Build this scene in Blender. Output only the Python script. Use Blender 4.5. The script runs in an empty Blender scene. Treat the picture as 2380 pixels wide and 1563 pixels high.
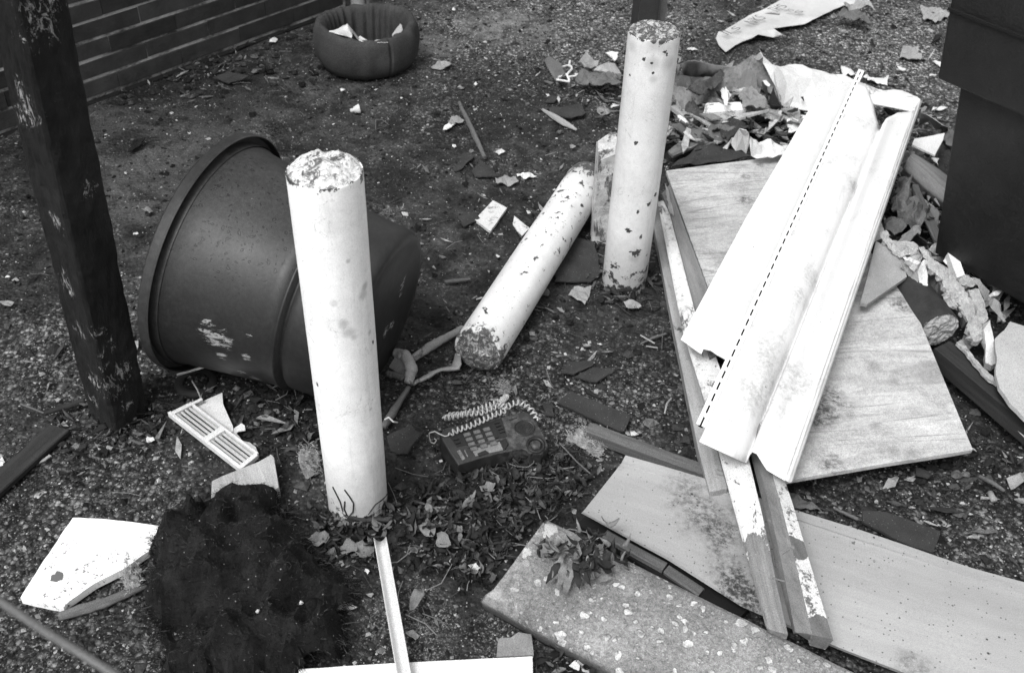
import bpy, bmesh, math, random
import numpy as np
from mathutils import Vector, Matrix, noise, geometry
random.seed(7); rng = np.random.default_rng(11)
SC = bpy.context.scene
R_ = math.radians
# ---------------------------------------------------------------- camera (35 mm lens on a 36 mm frame, 1.6 m up, looking down 39 degrees)
W_, H_, F_, EYE = 2380.0, 1563.0, 2350.0, 1.6
TH = math.atan2(F_, 2869.0); RO = math.atan2(105.0, 2869.0)
_c, _s = math.cos(TH), math.sin(TH)
FW = Vector((0, _c, -_s)); _u0 = Vector((0, _s, _c)); _r0 = Vector((1, 0, 0))
RT = _r0*math.cos(RO) + _u0*math.sin(RO); UP = -_r0*math.sin(RO) + _u0*math.cos(RO)
cam = bpy.data.cameras.new("camera"); co = bpy.data.objects.new("camera", cam)
SC.collection.objects.link(co)
co.matrix_world = Matrix.Translation((0, 0, EYE)) @ Matrix((RT, UP, -FW)).transposed().to_4x4()
cam.sensor_width = 36; cam.lens = F_/W_*36; cam.clip_start = .02; cam.clip_end = 2000
cam.dof.use_dof = True; cam.dof.focus_distance = 2.15; cam.dof.aperture_fstop = 6.3
SC.camera = co
# ---------------------------------------------------------------- daylight: soft overcast
SUN_EL, SUN_AZ = R_(58), R_(218)     # azimuth clockwise from +Y
world = bpy.data.worlds.new("World"); SC.world = world; world.use_nodes = True
wn = world.node_tree; wn.nodes.clear()
sky = wn.nodes.new('ShaderNodeTexSky'); sky.sky_type = 'NISHITA'; sky.sun_disc = False
sky.sun_elevation = SUN_EL; sky.sun_rotation = SUN_AZ; sky.dust_density = 5; sky.air_density = 2
bw = wn.nodes.new('ShaderNodeRGBToBW'); bg = wn.nodes.new('ShaderNodeBackground'); wo = wn.nodes.new('ShaderNodeOutputWorld')
wn.links.new(sky.outputs[0], bw.inputs[0]); wn.links.new(bw.outputs[0], bg.inputs[0]); wn.links.new(bg.outputs[0], wo.inputs[0])
bg.inputs[1].default_value = .15
sd = bpy.data.lights.new("sun", 'SUN'); so = bpy.data.objects.new("sun", sd); SC.collection.objects.link(so)
sd.energy = 1.5; sd.angle = R_(24); sd.color = (1, 1, 1)
so.location = (-2, -2, 6)
_d = Vector((math.sin(SUN_AZ)*math.cos(SUN_EL), math.cos(SUN_AZ)*math.cos(SUN_EL), math.sin(SUN_EL)))
so.rotation_euler = _d.to_track_quat('Z', 'Y').to_euler()
SC.view_settings.view_transform = 'Standard'; SC.view_settings.look = 'None'
SC.view_settings.gamma = 1; SC.view_settings.exposure = 0.62
# ---------------------------------------------------------------- measuring helpers
def P(x, y, z=0.0):
    d = FW + RT*((x - W_/2)/F_) - UP*((y - H_/2)/F_)
    return Vector((0, 0, EYE)) + d*((z - EYE)/d.z)
def crop(x0, y0, s):
    return lambda x, y, z=None: ((x0 + x/s)*.952, (y0 + y/s)*.952) + (() if z is None else (z,))
c1, c2, c3, c4 = [crop(q, 0, 2.7914) for q in (0, 600, 1200, 1800)]
c5, c6, c7, c8 = [crop(q, 540, 2.7914) for q in (0, 600, 1200, 1800)]
b1, b2, b3, b4 = [crop(q, 1080, 2.7814) for q in (0, 600, 1200, 1800)]
g4 = crop(1560, 780, 3.908); g3 = crop(1620, 380, 4.113); g5 = crop(1620, 120, 5.5825); g6 = crop(1320, 120, 5.583)
g7 = crop(2150, 250, 5.208); g8 = crop(350, 900, 4.465); h8 = crop(2100, 500, 3.9075); h1 = crop(1720, 0, 5.95); ph = crop(1040, 950, 7.4375)
def nz(p, f=1.0, o=0.0):
    return noise.noise(Vector((p[0]*f + o, p[1]*f + o*1.7, p[2]*f - o)))
# ---------------------------------------------------------------- objects
COL = SC.collection
WM = {}
def tag(o, lab=None, cat=None, grp=None, kind=None):
    if lab: o["label"] = lab
    if cat: o["category"] = cat
    if grp: o["group"] = grp
    if kind: o["kind"] = kind
    return o
def T(name, loc, lab, cat, grp=None, yaw=0.0):
    o = bpy.data.objects.new(name, None); COL.objects.link(o); o.empty_display_size = .05
    m = Matrix.Translation(loc) @ Matrix.Rotation(yaw, 4, 'Z'); o.matrix_world = m; WM[o.name] = m
    return tag(o, lab, cat, grp)
def mk(name, V, F, mat, yaw=0.0, par=None, lab=None, cat=None, grp=None, kind=None, smooth=False, fm=None, solid=0, bevel=0, offs=-1):
    V = np.array([tuple(v) for v in V], float)
    lo, hi = V.min(0), V.max(0)
    org = Vector(((lo[0]+hi[0])/2, (lo[1]+hi[1])/2, lo[2]))
    M = Matrix.Translation(org) @ Matrix.Rotation(yaw, 4, 'Z')
    ca, sa = math.cos(-yaw), math.sin(-yaw)
    L = V - np.array(org); L = np.stack([L[:, 0]*ca - L[:, 1]*sa, L[:, 0]*sa + L[:, 1]*ca, L[:, 2]], 1)
    me = bpy.data.meshes.new(name); me.from_pydata(L.tolist(), [], [tuple(f) for f in F]); me.update()
    for m in (mat if isinstance(mat, (list, tuple)) else [mat]): me.materials.append(m)
    if fm is not None: me.polygons.foreach_set("material_index", list(fm))
    if smooth: me.polygons.foreach_set("use_smooth", [True]*len(me.polygons))
    o = bpy.data.objects.new(name, me); COL.objects.link(o)
    if par is not None:
        o.parent = par; o.matrix_local = WM[par.name].inverted() @ M
    else: o.matrix_world = M
    WM[o.name] = M
    if solid:
        md = o.modifiers.new("thickness", 'SOLIDIFY'); md.thickness = solid; md.offset = offs
    if bevel:
        md = o.modifiers.new("edge", 'BEVEL'); md.width = bevel; md.segments = 2; md.limit_method = 'ANGLE'; md.angle_limit = R_(40)
    return tag(o, lab, cat, grp, kind)
class G:
    """collects shapes into one mesh"""
    def __init__(s): s.V = []; s.F = []; s.fm = []
    def add(s, V, F, mi=0):
        n = len(s.V); s.V += [tuple(v) for v in V]; s.F += [tuple(i+n for i in f) for f in F]; s.fm += [mi]*len(F); return s
    def hexa(s, q, mi=0):   # q: 4 bottom, 4 top corners (counter-clockwise seen from above)
        return s.add(q, [(3, 2, 1, 0), (4, 5, 6, 7), (0, 1, 5, 4), (1, 2, 6, 5), (2, 3, 7, 6), (3, 0, 4, 7)], mi)
    def box(s, c, ax, ay, az, mi=0):
        c, ax, ay, az = map(Vector, (c, ax, ay, az))
        q = [c - ax - ay - az, c + ax - ay - az, c + ax + ay - az, c - ax + ay - az]
        return s.hexa(q + [v + 2*az for v in q], mi)
    def tube(s, pts, rad, n=8, cap=True, mi=0, flat=1.0):
        pts = [Vector(p) for p in pts]; k = len(pts)
        rad = rad if isinstance(rad, (list, tuple)) else [rad]*k
        base = len(s.V); prev = None; V = []; F = []
        for i, p in enumerate(pts):
            t = (pts[min(i+1, k-1)] - pts[max(i-1, 0)]).normalized()
            if prev is None: a = t.orthogonal().normalized()
            else: a = (prev - t*prev.dot(t)).normalized()
            prev = a; b = t.cross(a)
            for j in range(n):
                w = 2*math.pi*j/n; V.append(p + a*math.cos(w)*rad[i] + b*math.sin(w)*rad[i]*flat)
        for i in range(k-1):
            for j in range(n):
                j2 = (j+1) % n; F.append((i*n+j, i*n+j2, (i+1)*n+j2, (i+1)*n+j))
        if cap: F.append(tuple(range(n-1, -1, -1))); F.append(tuple((k-1)*n+j for j in range(n)))
        return s.add(V, F, mi)
    def obj(s, name, mat, **k): return mk(name, s.V, s.F, mat, fm=s.fm, **k)
def inside(x, y, poly):
    c = False; n = len(poly); j = n-1
    for i in range(n):
        if ((poly[i][1] > y) != (poly[j][1] > y)) and x < (poly[j][0]-poly[i][0])*(y-poly[i][1])/(poly[j][1]-poly[i][1]+1e-12)+poly[i][0]: c = not c
        j = i
    return c
def sheet(name, pts, mat, z=0.0, res=.02, rag=.0, amp=.0, freq=9.0, fold=0.0, bulge=0.0, bw=.05, thick=.004, lab=None, cat=None, grp=None, par=None, kind=None, yaw=None, smooth=False, seed=None, bevel=0, rough_top=0.0):
    """irregular flat or crumpled piece from a measured outline"""
    sd_ = random.random()*50 if seed is None else seed
    B = [P(p[0], p[1], p[2] if len(p) > 2 else z) for p in pts]
    out = []; n = len(B)
    for i in range(n):
        a, b = B[i], B[(i+1) % n]; L = (b-a).length; k = max(1, int(L/res))
        d = (b-a).normalized(); nn = Vector((-d.y, d.x, 0))
        for j in range(k):
            q = a.lerp(b, j/k)
            if rag and j: q = q + nn*(rag*(nz(q, 1/res*.6, sd_) + .6*nz(q, 1/res*1.7, sd_)))
            out.append(q)
    area = sum(out[i].x*out[(i+1) % len(out)].y - out[(i+1) % len(out)].x*out[i].y for i in range(len(out)))
    if area < 0: out.reverse()
    poly = [(q.x, q.y) for q in out]; xs = [q[0] for q in poly]; ys = [q[1] for q in poly]
    P2 = [Vector(q) for q in poly]; pn = np.array(poly)
    zz = np.array([q.z for q in out])
    x = min(xs)
    ipts = []
    while x < max(xs):
        y = min(ys)
        while y < max(ys):
            qx, qy = x + random.uniform(-.3, .3)*res, y + random.uniform(-.3, .3)*res
            if inside(qx, qy, poly) and ((pn[:, 0]-qx)**2 + (pn[:, 1]-qy)**2).min() > (res*.45)**2: ipts.append((qx, qy))
            y += res
        x += res
    P2 += [Vector(q) for q in ipts]
    m = len(poly)
    r = geometry.delaunay_2d_cdt(P2, [(i, (i+1) % m) for i in range(m)], [], 1, 1e-6)
    V2, F = r[0], r[2]
    V = []
    for v in V2:
        d2 = (pn[:, 0]-v.x)**2 + (pn[:, 1]-v.y)**2
        w = 1/(d2 + 1e-6)**1.5; h = float((w*zz).sum()/w.sum()); d = math.sqrt(float(d2.min()))
        if bulge:
            e = 1 - math.exp(-d/bw); h += bulge*e*(.75 + .5*nz((v.x, v.y, 0), freq, sd_) + .3*nz((v.x, v.y, 0), freq*2.7, sd_))
        if amp: h += amp*(nz((v.x, v.y, 0), freq, sd_) + .4*nz((v.x, v.y, 0), freq*2.3, sd_))
        if fold: h += fold*(1 - 2.2*abs(nz((v.x, v.y, 0), freq*1.1, sd_+9)) - 1.4*abs(nz((v.x, v.y, 0), freq*2.6, sd_+3)))
        if rough_top and d > res*.3: h += rough_top*random.uniform(-1, 1)
        V.append((v.x, v.y, h))
    zf = min(v[2] for v in V)
    if zf < thick + .0005: V = [(a, b, max(h, thick + .0005)) for a, b, h in V] if not bulge else V
    FF = []
    for f in F:
        a, b, c = V[f[0]], V[f[1]], V[f[2]]
        cr = (b[0]-a[0])*(c[1]-a[1]) - (b[1]-a[1])*(c[0]-a[0]); FF.append(tuple(f) if cr > 0 else tuple(reversed(f)))
    if yaw is None:
        e = max(range(n), key=lambda i: (B[(i+1) % n]-B[i]).length); d = B[(e+1) % n]-B[e]; yaw = math.atan2(d.y, d.x)
    return mk(name, V, FF, mat, yaw=yaw, par=par, lab=lab, cat=cat, grp=grp, kind=kind, smooth=smooth, solid=thick, bevel=bevel)
def resample(L, n):
    L = [Vector(p) for p in L]; d = [0]
    for i in range(1, len(L)): d.append(d[-1] + (L[i]-L[i-1]).length)
    out = []
    for k in range(n):
        t = d[-1]*k/(n-1); i = 0
        while i < len(d)-2 and d[i+1] < t: i += 1
        w = (t-d[i])/max(1e-9, d[i+1]-d[i]); out.append(L[i].lerp(L[i+1], min(1, max(0, w))))
    return out
def ruled(name, rails, mat, n=40, sub=1, rowmat=None, thick=.002, wob=0.0, freq=6, smooth=False, yaw=None, offs=-1, bevel=0, **k):
    """a long piece swept between rails (each rail a line of measured points with heights)"""
    RL = []
    for r in rails: RL.append(resample([P(*p) if not isinstance(p, Vector) else p for p in r], n))
    rows = []
    for i in range(len(RL)-1):
        for s_ in range(sub): rows.append([a.lerp(b, s_/sub) for a, b in zip(RL[i], RL[i+1])])
    rows.append(RL[-1])
    if wob: rows = [[p + Vector((0, 0, wob*(nz(p, freq) + .4*nz(p, freq*2.7)))) for p in r] for r in rows]
    V = [p for r in rows for p in r]; F = []
    for i in range(len(rows)-1):
        for j in range(n-1): F.append((i*n+j, (i+1)*n+j, (i+1)*n+j+1, i*n+j+1))
    a, b, c = V[F[0][0]], V[F[0][1]], V[F[0][2]]
    tot = sum(((V[f[1]]-V[f[0]]).cross(V[f[2]]-V[f[0]])).z for f in F)
    if tot < 0: F = [tuple(reversed(f)) for f in F]
    if yaw is None: d = RL[0][-1]-RL[0][0]; yaw = math.atan2(d.y, d.x)
    if rowmat: k['fm'] = [rowmat[i//sub] for i in range(len(rows)-1) for _ in range(n-1)]
    return mk(name, V, F, mat, yaw=yaw, smooth=smooth, solid=thick, offs=offs, bevel=bevel, **k)
def beam(name, p0, p1, w, h, mat, z0=0.0, z1=None, n=14, rag=.004, taper=1.0, tilt=0.0, **k):
    """a timber of width w and height h whose TOP centre line runs from p0 to p1 (photo points), top at z0..z1"""
    z1 = z0 if z1 is None else z1
    A, Bq = P(p0[0], p0[1], z0), P(p1[0], p1[1], z1); d = (Bq-A); L = d.length; d.normalize(); sd_ = random.random()*40
    s = Vector((-d.y, d.x, 0)).normalized(); up = d.cross(-s).normalized()
    if up.z < 0: up = -up
    if tilt: s, up = s*math.cos(tilt) + up*math.sin(tilt), up*math.cos(tilt) - s*math.sin(tilt)
    g = G(); V = []; F = []; e = min(.0025, h*.2)
    prof = [(-1, -1), (1, -1), (1, 0), (.9, 1), (-.9, 1), (-1, 0)]
    sec = [(-w/2, -h), (w/2, -h), (w/2, -e), (w/2-e, 0), (-w/2+e, 0), (-w/2, -e)]
    for i in range(n):
        t = i/(n-1); q = A + d*(L*t); tt = 1 + (taper-1)*t
        for (a, b) in sec:
            jit = rag*nz((q.x*3+a*40, q.y*3+b*40, 0), 1.0, sd_) if 0 < i < n-1 else 0
            en = (rag*2.2*nz((a*90, b*90, i), 1.0, sd_)) if i in (0, n-1) else 0
            V.append(q + s*(a*tt + jit*.5) + up*(b + jit*.4) + d*en)
    m = len(sec)
    for i in range(n-1):
        for j in range(m): j2 = (j+1) % m; F.append((i*m+j, i*m+j2, (i+1)*m+j2, (i+1)*m+j))
    F.append(tuple(range(m-1, -1, -1))); F.append(tuple((n-1)*m+j for j in range(m)))
    v = V; f = F[0]
    nrm = (v[f[1]]-v[f[0]]).cross(v[f[2]]-v[f[0]])
    if nrm.dot(-up) < 0: F = [tuple(reversed(x)) for x in F]
    g.add(V, F)
    return mk(name, g.V, g.F, mat, yaw=math.atan2(d.y, d.x), **k)
def lathe(prof, n=48, fn=None):
    """prof: (radius, height); returns V, F around +Z"""
    V = []; F = []; m = len(prof)
    for j in range(n):
        w = 2*math.pi*j/n
        for (r, h) in prof:
            rr, hh = (r, h) if fn is None else fn(r, h, w)
            V.append(Vector((rr*math.cos(w), rr*math.sin(w), hh)))
    for j in range(n):
        j2 = (j+1) % n
        for i in range(m-1): F.append((j*m+i, j2*m+i, j2*m+i+1, j*m+i+1))
    return V, F
# ---------------------------------------------------------------- material helper: everything in greys, the photograph is black and white
class NT:
    def __init__(s, name, rough=.75, spec=.25):
        s.m = bpy.data.materials.new(name); s.m.use_nodes = True; s.t = s.m.node_tree; s.t.nodes.clear()
        s.out = s.n('ShaderNodeOutputMaterial'); s.b = s.n('ShaderNodeBsdfPrincipled')
        s.t.links.new(s.b.outputs[0], s.out.inputs[0]); s.b.inputs['Roughness'].default_value = rough
        s.b.inputs['Specular IOR Level'].default_value = spec
        s.tc = s.n('ShaderNodeTexCoord').outputs['Object']; s.gm = s.n('ShaderNodeNewGeometry'); s.wp = s.gm.outputs['Position']; s.isl = s.gm.outputs['Random Per Island']
    def n(s, t): return s.t.nodes.new(t)
    def L(s, a, b):
        if isinstance(a, (int, float)): b.default_value = a
        elif isinstance(a, tuple): b.default_value = a
        else: s.t.links.new(a, b)
    def vec(s, scl, src=None, rot=0):
        m = s.n('ShaderNodeMapping'); s.L(src or s.tc, m.inputs[0]); m.inputs['Scale'].default_value = scl; m.inputs['Rotation'].default_value = (0, 0, rot); return m.outputs[0]
    def noise(s, sc, det=6, ro=.6, v=None, dist=0):
        k = s.n('ShaderNodeTexNoise'); s.L(v or s.tc, k.inputs['Vector']); k.inputs['Scale'].default_value = sc; k.inputs['Detail'].default_value = det
        k.inputs['Roughness'].default_value = ro; k.inputs['Distortion'].default_value = dist; return k.outputs[0]
    def vor(s, sc, feat='F1', out='Distance', v=None, rnd=1.0):
        k = s.n('ShaderNodeTexVoronoi'); k.feature = feat; s.L(v or s.tc, k.inputs['Vector']); k.inputs['Scale'].default_value = sc; k.inputs['Randomness'].default_value = rnd
        o = k.outputs[out]
        if out == 'Color':
            q = s.n('ShaderNodeSeparateColor'); s.L(o, q.inputs[0]); return q.outputs[0]
        return o
    def map(s, x, a, b, c=0.0, d=1.0, sm=False):
        k = s.n('ShaderNodeMapRange'); s.L(x, k.inputs[0]); s.L(a, k.inputs[1]); s.L(b, k.inputs[2]); s.L(c, k.inputs[3]); s.L(d, k.inputs[4])
        if sm: k.interpolation_type = 'SMOOTHSTEP'
        return k.outputs[0]
    def op(s, o, a, b=0.0):
        k = s.n('ShaderNodeMath'); k.operation = o; s.L(a, k.inputs[0]); s.L(b, k.inputs[1]); return k.outputs[0]
    def mix(s, f, a, b):
        k = s.n('ShaderNodeMix'); k.data_type = 'FLOAT'; s.L(f, k.inputs[0]); s.L(a, k.inputs[2]); s.L(b, k.inputs[3]); return k.outputs[0]
    def near(s, p, r, soft=.5, wob=.6, f=14):
        k = s.n('ShaderNodeVectorMath'); k.operation = 'DISTANCE'; s.L(s.wp, k.inputs[0]); k.inputs[1].default_value = tuple(p)
        d = s.op('ADD', k.outputs['Value'], s.op('MULTIPLY', s.op('SUBTRACT', s.noise(f, 5, .65, v=s.wp), .5), r*wob*2))
        return s.map(d, r*(1-soft), r*(1+soft*.3), 1.0, 0.0, sm=True)
    def grit(s, sc=75):
        return s.map(s.noise(sc, 7, .82, v=s.wp), .42, .60, .12, 1.25)
    def pos(s, axis):
        q = s.n('ShaderNodeSeparateXYZ'); s.L(s.tc, q.inputs[0]); return q.outputs[axis]
    def done(s, col, h=None, bs=.3, bd=.002, rough=None, grain=.20):
        if 'white_paint' not in s.m.name: col = s.op('MULTIPLY', col, .95 if 'cladding' in s.m.name or 'ceiling' in s.m.name else (.86 if 'ground' in s.m.name or 'gravel' in s.m.name else .78))
        if grain:
            g = s.noise(520, 2, .7, v=s.wp); col = s.op('MULTIPLY', col, s.map(g, .3, .7, 1-grain*1.7, 1+grain*1.7))
        cc = s.n('ShaderNodeCombineColor'); [s.L(col, cc.inputs[i]) for i in range(3)]; s.L(cc.outputs[0], s.b.inputs['Base Color'])
        if h is not None:
            k = s.n('ShaderNodeBump'); k.inputs['Strength'].default_value = bs; k.inputs['Distance'].default_value = bd; s.L(h, k.inputs['Height']); s.L(k.outputs[0], s.b.inputs['Normal'])
        if rough is not None: s.L(rough, s.b.inputs['Roughness'])
        return s.m
def plain(name, c0, c1, sc=12, rough=.8, stain=None, st=(.62, .68), ssc=9, dots=None, bs=.3, spec=.25, isl=0, aniso=None, dsc=60, dth=.12, bsc=90, bd=.002):
    k = NT(name, rough, spec); v = k.vec(aniso) if aniso else None
    col = k.map(k.noise(sc, 7, .62, v=v), .3, .7, c0, c1)
    if isl: col = k.op('MULTIPLY', col, k.map(k.isl, 0, 1, 1-isl, 1+isl))
    if stain is not None: col = k.mix(k.map(k.noise(ssc, 8, .7, v=k.vec(aniso) if aniso else None, dist=.6), st[0], st[1]), col, stain)
    if dots is not None: col = k.mix(k.op('MULTIPLY', k.map(k.vor(dsc), dth, dth*.6), k.map(k.vor(dsc, out='Color'), .55, .6)), col, dots)
    return k.done(col, k.noise(bsc, 5, .7, v=v), bs, bd)
# wall of the yard ground
def ground_material():
    k = NT("asphalt_ground", .85, .3); w = k.wp
    big = k.noise(2.2, 6, .6, v=w); mid = k.noise(9, 7, .68, v=w); fine = k.noise(70, 6, .75, v=w)
    dirt = k.op('MULTIPLY', k.map(mid, .36, .68, .010, .066), k.map(fine, .28, .72, .35, 1.9))
    st_c = k.vor(98, out='Color', v=w); st_d = k.vor(98, v=w); s2c = k.vor(300, out='Color', v=w); s2d = k.vor(300, v=w)
    stone = k.op('MULTIPLY', k.map(k.op('POWER', st_c, 3.0), 0, 1, .018, .52), k.map(st_d, .25, .62, 1, .18))
    grit = k.op('MULTIPLY', k.map(k.op('POWER', s2c, 4.5), 0, 1, .015, .75), k.map(s2d, .2, .6, 1, .25))
    agg = k.mix(.35, stone, grit)
    bare = k.map(k.op('ADD', big, k.op('MULTIPLY', k.op('SUBTRACT', mid, .5), .8)), .49, .62)
    for (x, y, r) in [(120, 1250, .45), (60, 1480, .35), (1330, 930, .22), (1480, 900, .2), (2200, 1260, .35), (2330, 1180, .3), (950, 1440, .12), (480, 1480, .3), (200, 800, .3), (1150, 900, .2), (400, 1150, .2), (330, 1050, .12), (1180, 820, .14), (1250, 760, .12), (1700, 1000, .1), (2150, 120, .9), (1350, 90, .8)]:
        bare = k.op('MAXIMUM', bare, k.near(P(x, y), r, .6, .5, 6))
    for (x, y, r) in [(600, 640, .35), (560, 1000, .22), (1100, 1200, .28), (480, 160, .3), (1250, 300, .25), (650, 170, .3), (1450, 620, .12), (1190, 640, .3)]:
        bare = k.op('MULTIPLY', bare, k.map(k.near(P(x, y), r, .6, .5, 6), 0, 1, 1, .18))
    col = k.mix(bare, dirt, agg)
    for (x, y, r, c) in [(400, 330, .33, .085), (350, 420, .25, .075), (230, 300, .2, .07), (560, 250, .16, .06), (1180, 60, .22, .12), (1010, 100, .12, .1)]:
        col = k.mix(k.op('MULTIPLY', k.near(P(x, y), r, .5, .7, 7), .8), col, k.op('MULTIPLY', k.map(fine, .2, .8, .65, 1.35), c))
    for (x, y, r) in [(950, 1450, .12), (1180, 1480, .09)]:
        col = k.mix(k.op('MULTIPLY', k.near(P(x, y), r, .6, .7, 16), k.map(k.vor(210, out='Color', v=w), .35, .6)), col, k.map(s2d, .15, .6, .42, .06))
    wet = k.map(k.noise(4.5, 7, .7, v=w, dist=.5), .52, .62); col = k.op('MULTIPLY', col, k.map(wet, 0, 1, 1, .42)); clod = k.map(k.noise(17, 8, .78, v=w, dist=.8), .50, .57); col = k.op('MULTIPLY', col, k.map(clod, 0, 1, 1, .55))
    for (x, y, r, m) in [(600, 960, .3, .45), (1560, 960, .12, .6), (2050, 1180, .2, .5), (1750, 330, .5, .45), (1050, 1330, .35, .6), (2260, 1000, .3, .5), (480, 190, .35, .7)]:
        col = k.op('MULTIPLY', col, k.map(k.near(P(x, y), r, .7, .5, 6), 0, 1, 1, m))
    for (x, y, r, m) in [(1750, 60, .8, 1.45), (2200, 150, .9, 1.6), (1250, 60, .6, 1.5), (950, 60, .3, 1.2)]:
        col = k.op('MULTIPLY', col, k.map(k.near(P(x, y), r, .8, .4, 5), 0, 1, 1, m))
    col = k.op('MULTIPLY', col, k.map(k.noise(1.7, 6, .62, v=w, dist=.4), .36, .64, .52, 1.38)); pud = k.map(k.noise(3.1, 8, .75, v=w, dist=1.2), .545, .575); col = k.op('MULTIPLY', col, k.map(pud, 0, 1, 1, .55))
    fl = k.op('MULTIPLY', k.map(k.vor(60, v=w), .14, .07), k.map(k.vor(60, out='Color', v=w), .74, .78)); col = k.mix(fl, col, .42)
    fl = k.op('MULTIPLY', k.map(k.vor(150, v=w), .2, .1), k.map(k.vor(150, out='Color', v=w), .86, .9)); col = k.mix(fl, col, .5)
    h = k.op('ADD', k.op('MULTIPLY', k.map(st_d, 0, .7, 1, 0), .9), k.op('ADD', fine, k.op('MULTIPLY', mid, 2)))
    return k.done(col, h, .8, .006, rough=k.map(wet, 0, 1, .9, .55))
M = {}
M['ground'] = ground_material()
def painted(name, base, chips=(), smudges=(), dens=.70, chipsc=26, ring=None, low=None, top=None, dark=.045):
    k = NT(name, .5, .35)
    sz = k.n('ShaderNodeSeparateXYZ'); k.L(k.wp, sz.inputs[0]); wz = sz.outputs[2]
    col = k.map(k.noise(7, 6, .6), .3, .7, base*.86, base*1.04)
    drip = k.map(k.noise(30, 5, .7, v=k.vec((1, 1, .06))), .56, .70); col = k.mix(k.op('MULTIPLY', drip, .30), col, base*.40)
    fl0 = k.map(k.noise(150, 5, .8), .64, .68); col = k.mix(k.op('MULTIPLY', fl0, .55), col, base*.3); ln_ = k.map(k.op('ABSOLUTE', k.op('SUBTRACT', k.noise(9, 5, .7, dist=1.2), .5)), .002, .006, 1, 0); col = k.mix(k.op('MULTIPLY', k.op('MULTIPLY', ln_, k.map(k.noise(6), .48, .58)), .5), col, base*.3)
    col = k.op('MULTIPLY', col, k.map(k.noise(60, 5, .7), .35, .7, 1.03, .92))
    scr = k.map(k.noise(26, 6, .75, v=k.vec((3, 3, 1)), dist=2.5), .60, .66); col = k.mix(k.op('MULTIPLY', scr, .4), col, base*.5)
    ch = k.map(k.noise(chipsc*2.4, 6, .7, dist=.8), dens-.10, dens-.085)
    for (p, r) in chips: ch = k.op('MAXIMUM', ch, k.map(k.near(p, r, .35, 2.6, 110), .45, .55))
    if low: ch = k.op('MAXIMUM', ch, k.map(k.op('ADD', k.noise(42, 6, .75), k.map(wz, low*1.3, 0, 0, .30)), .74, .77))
    if ring: ch = k.op('MAXIMUM', ch, k.map(k.op('ADD', k.noise(34, 6, .75), k.map(wz, ring-.016, ring-.001, 0, .24)), .70, .72))
    if top: ch = k.op('MAXIMUM', ch, k.map(k.op('ADD', k.noise(46, 6, .75), k.map(wz, top[0], top[1], 0, .10)), .73, .76))
    for (p, r, d) in smudges: col = k.mix(k.op('MULTIPLY', k.near(p, r, .8, .45, 40), d), col, base*.35)
    col = k.mix(ch, col, k.map(k.noise(90, 4), .3, .7, dark*.6, dark*1.8))
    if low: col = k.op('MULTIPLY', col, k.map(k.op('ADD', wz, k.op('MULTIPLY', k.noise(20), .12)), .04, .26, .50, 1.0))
    return k.done(col, k.op('ADD', k.op('MULTIPLY', ch, -1.2), k.op('MULTIPLY', k.noise(130, 5, .7), .35)), .5, .0016, grain=.07)
def hitc(cx, cy, r, px, py):
    d = P(px, py, 0) - Vector((0, 0, EYE)); a = d.x*d.x + d.y*d.y; b = -2*(d.x*cx + d.y*cy); c = cx*cx + cy*cy - r*r
    t = (-b - math.sqrt(max(0, b*b - 4*a*c)))/(2*a); return Vector((0, 0, EYE)) + d*t
flaky = NT("flaking_concrete", .85)
_f = flaky.map(flaky.noise(48, 8, .75, dist=1.0), .42, .46); _f2 = flaky.map(flaky.noise(60, 7, .75, dist=3), .53, .57)
M['flaky'] = flaky.done(flaky.mix(_f, flaky.map(flaky.noise(80), .3, .7, .1, .3), flaky.mix(_f2, .84, .38)), flaky.op('ADD', _f, flaky.noise(50, 8, .8)), .9, .006, grain=.1)
k = NT("concrete_worn", .85); _f = k.map(k.noise(75, 8, .75, dist=1.2), .48, .53)
M['flaky_dark'] = k.done(k.mix(_f, k.map(k.noise(90), .3, .7, .06, .22), .55), k.op('ADD', _f, k.noise(50, 8, .8)), .9, .005)
M['black'] = plain("black_plastic", .02, .035, rough=.5)
M['void'] = plain("dark_hole", .006, .01, rough=.9)
# ------------------------------------------------ the ground, one sheet out to the horizon
def axis_(a, b, lo, hi, st):
    L = list(np.arange(a, b, st)); q = st; x = L[0]
    while x > lo: q *= 1.5; x -= q; L.insert(0, x)
    q = st; x = L[-1]
    while x < hi: q *= 1.5; x += q; L.append(x)
    return L
def ground_z(x, y):
    p = (x, y, 0); return .005*nz(p, 2.2) + .0045*nz(p, 8) + .0030*nz(p, 22) - .005
X = axis_(-2.3, 2.5, -300, 300, .024); Y = axis_(.6, 5.0, -300, 300, .024)
V = [(x, y, ground_z(x, y) if -2.4 < x < 2.6 and .5 < y < 5.1 else -.004) for y in Y for x in X]; nx = len(X)
F = [(j*nx+i, j*nx+i+1, (j+1)*nx+i+1, (j+1)*nx+i) for j in range(len(Y)-1) for i in range(nx-1)]
mk("ground", V, F, M['ground'], kind="structure", smooth=True)
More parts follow.
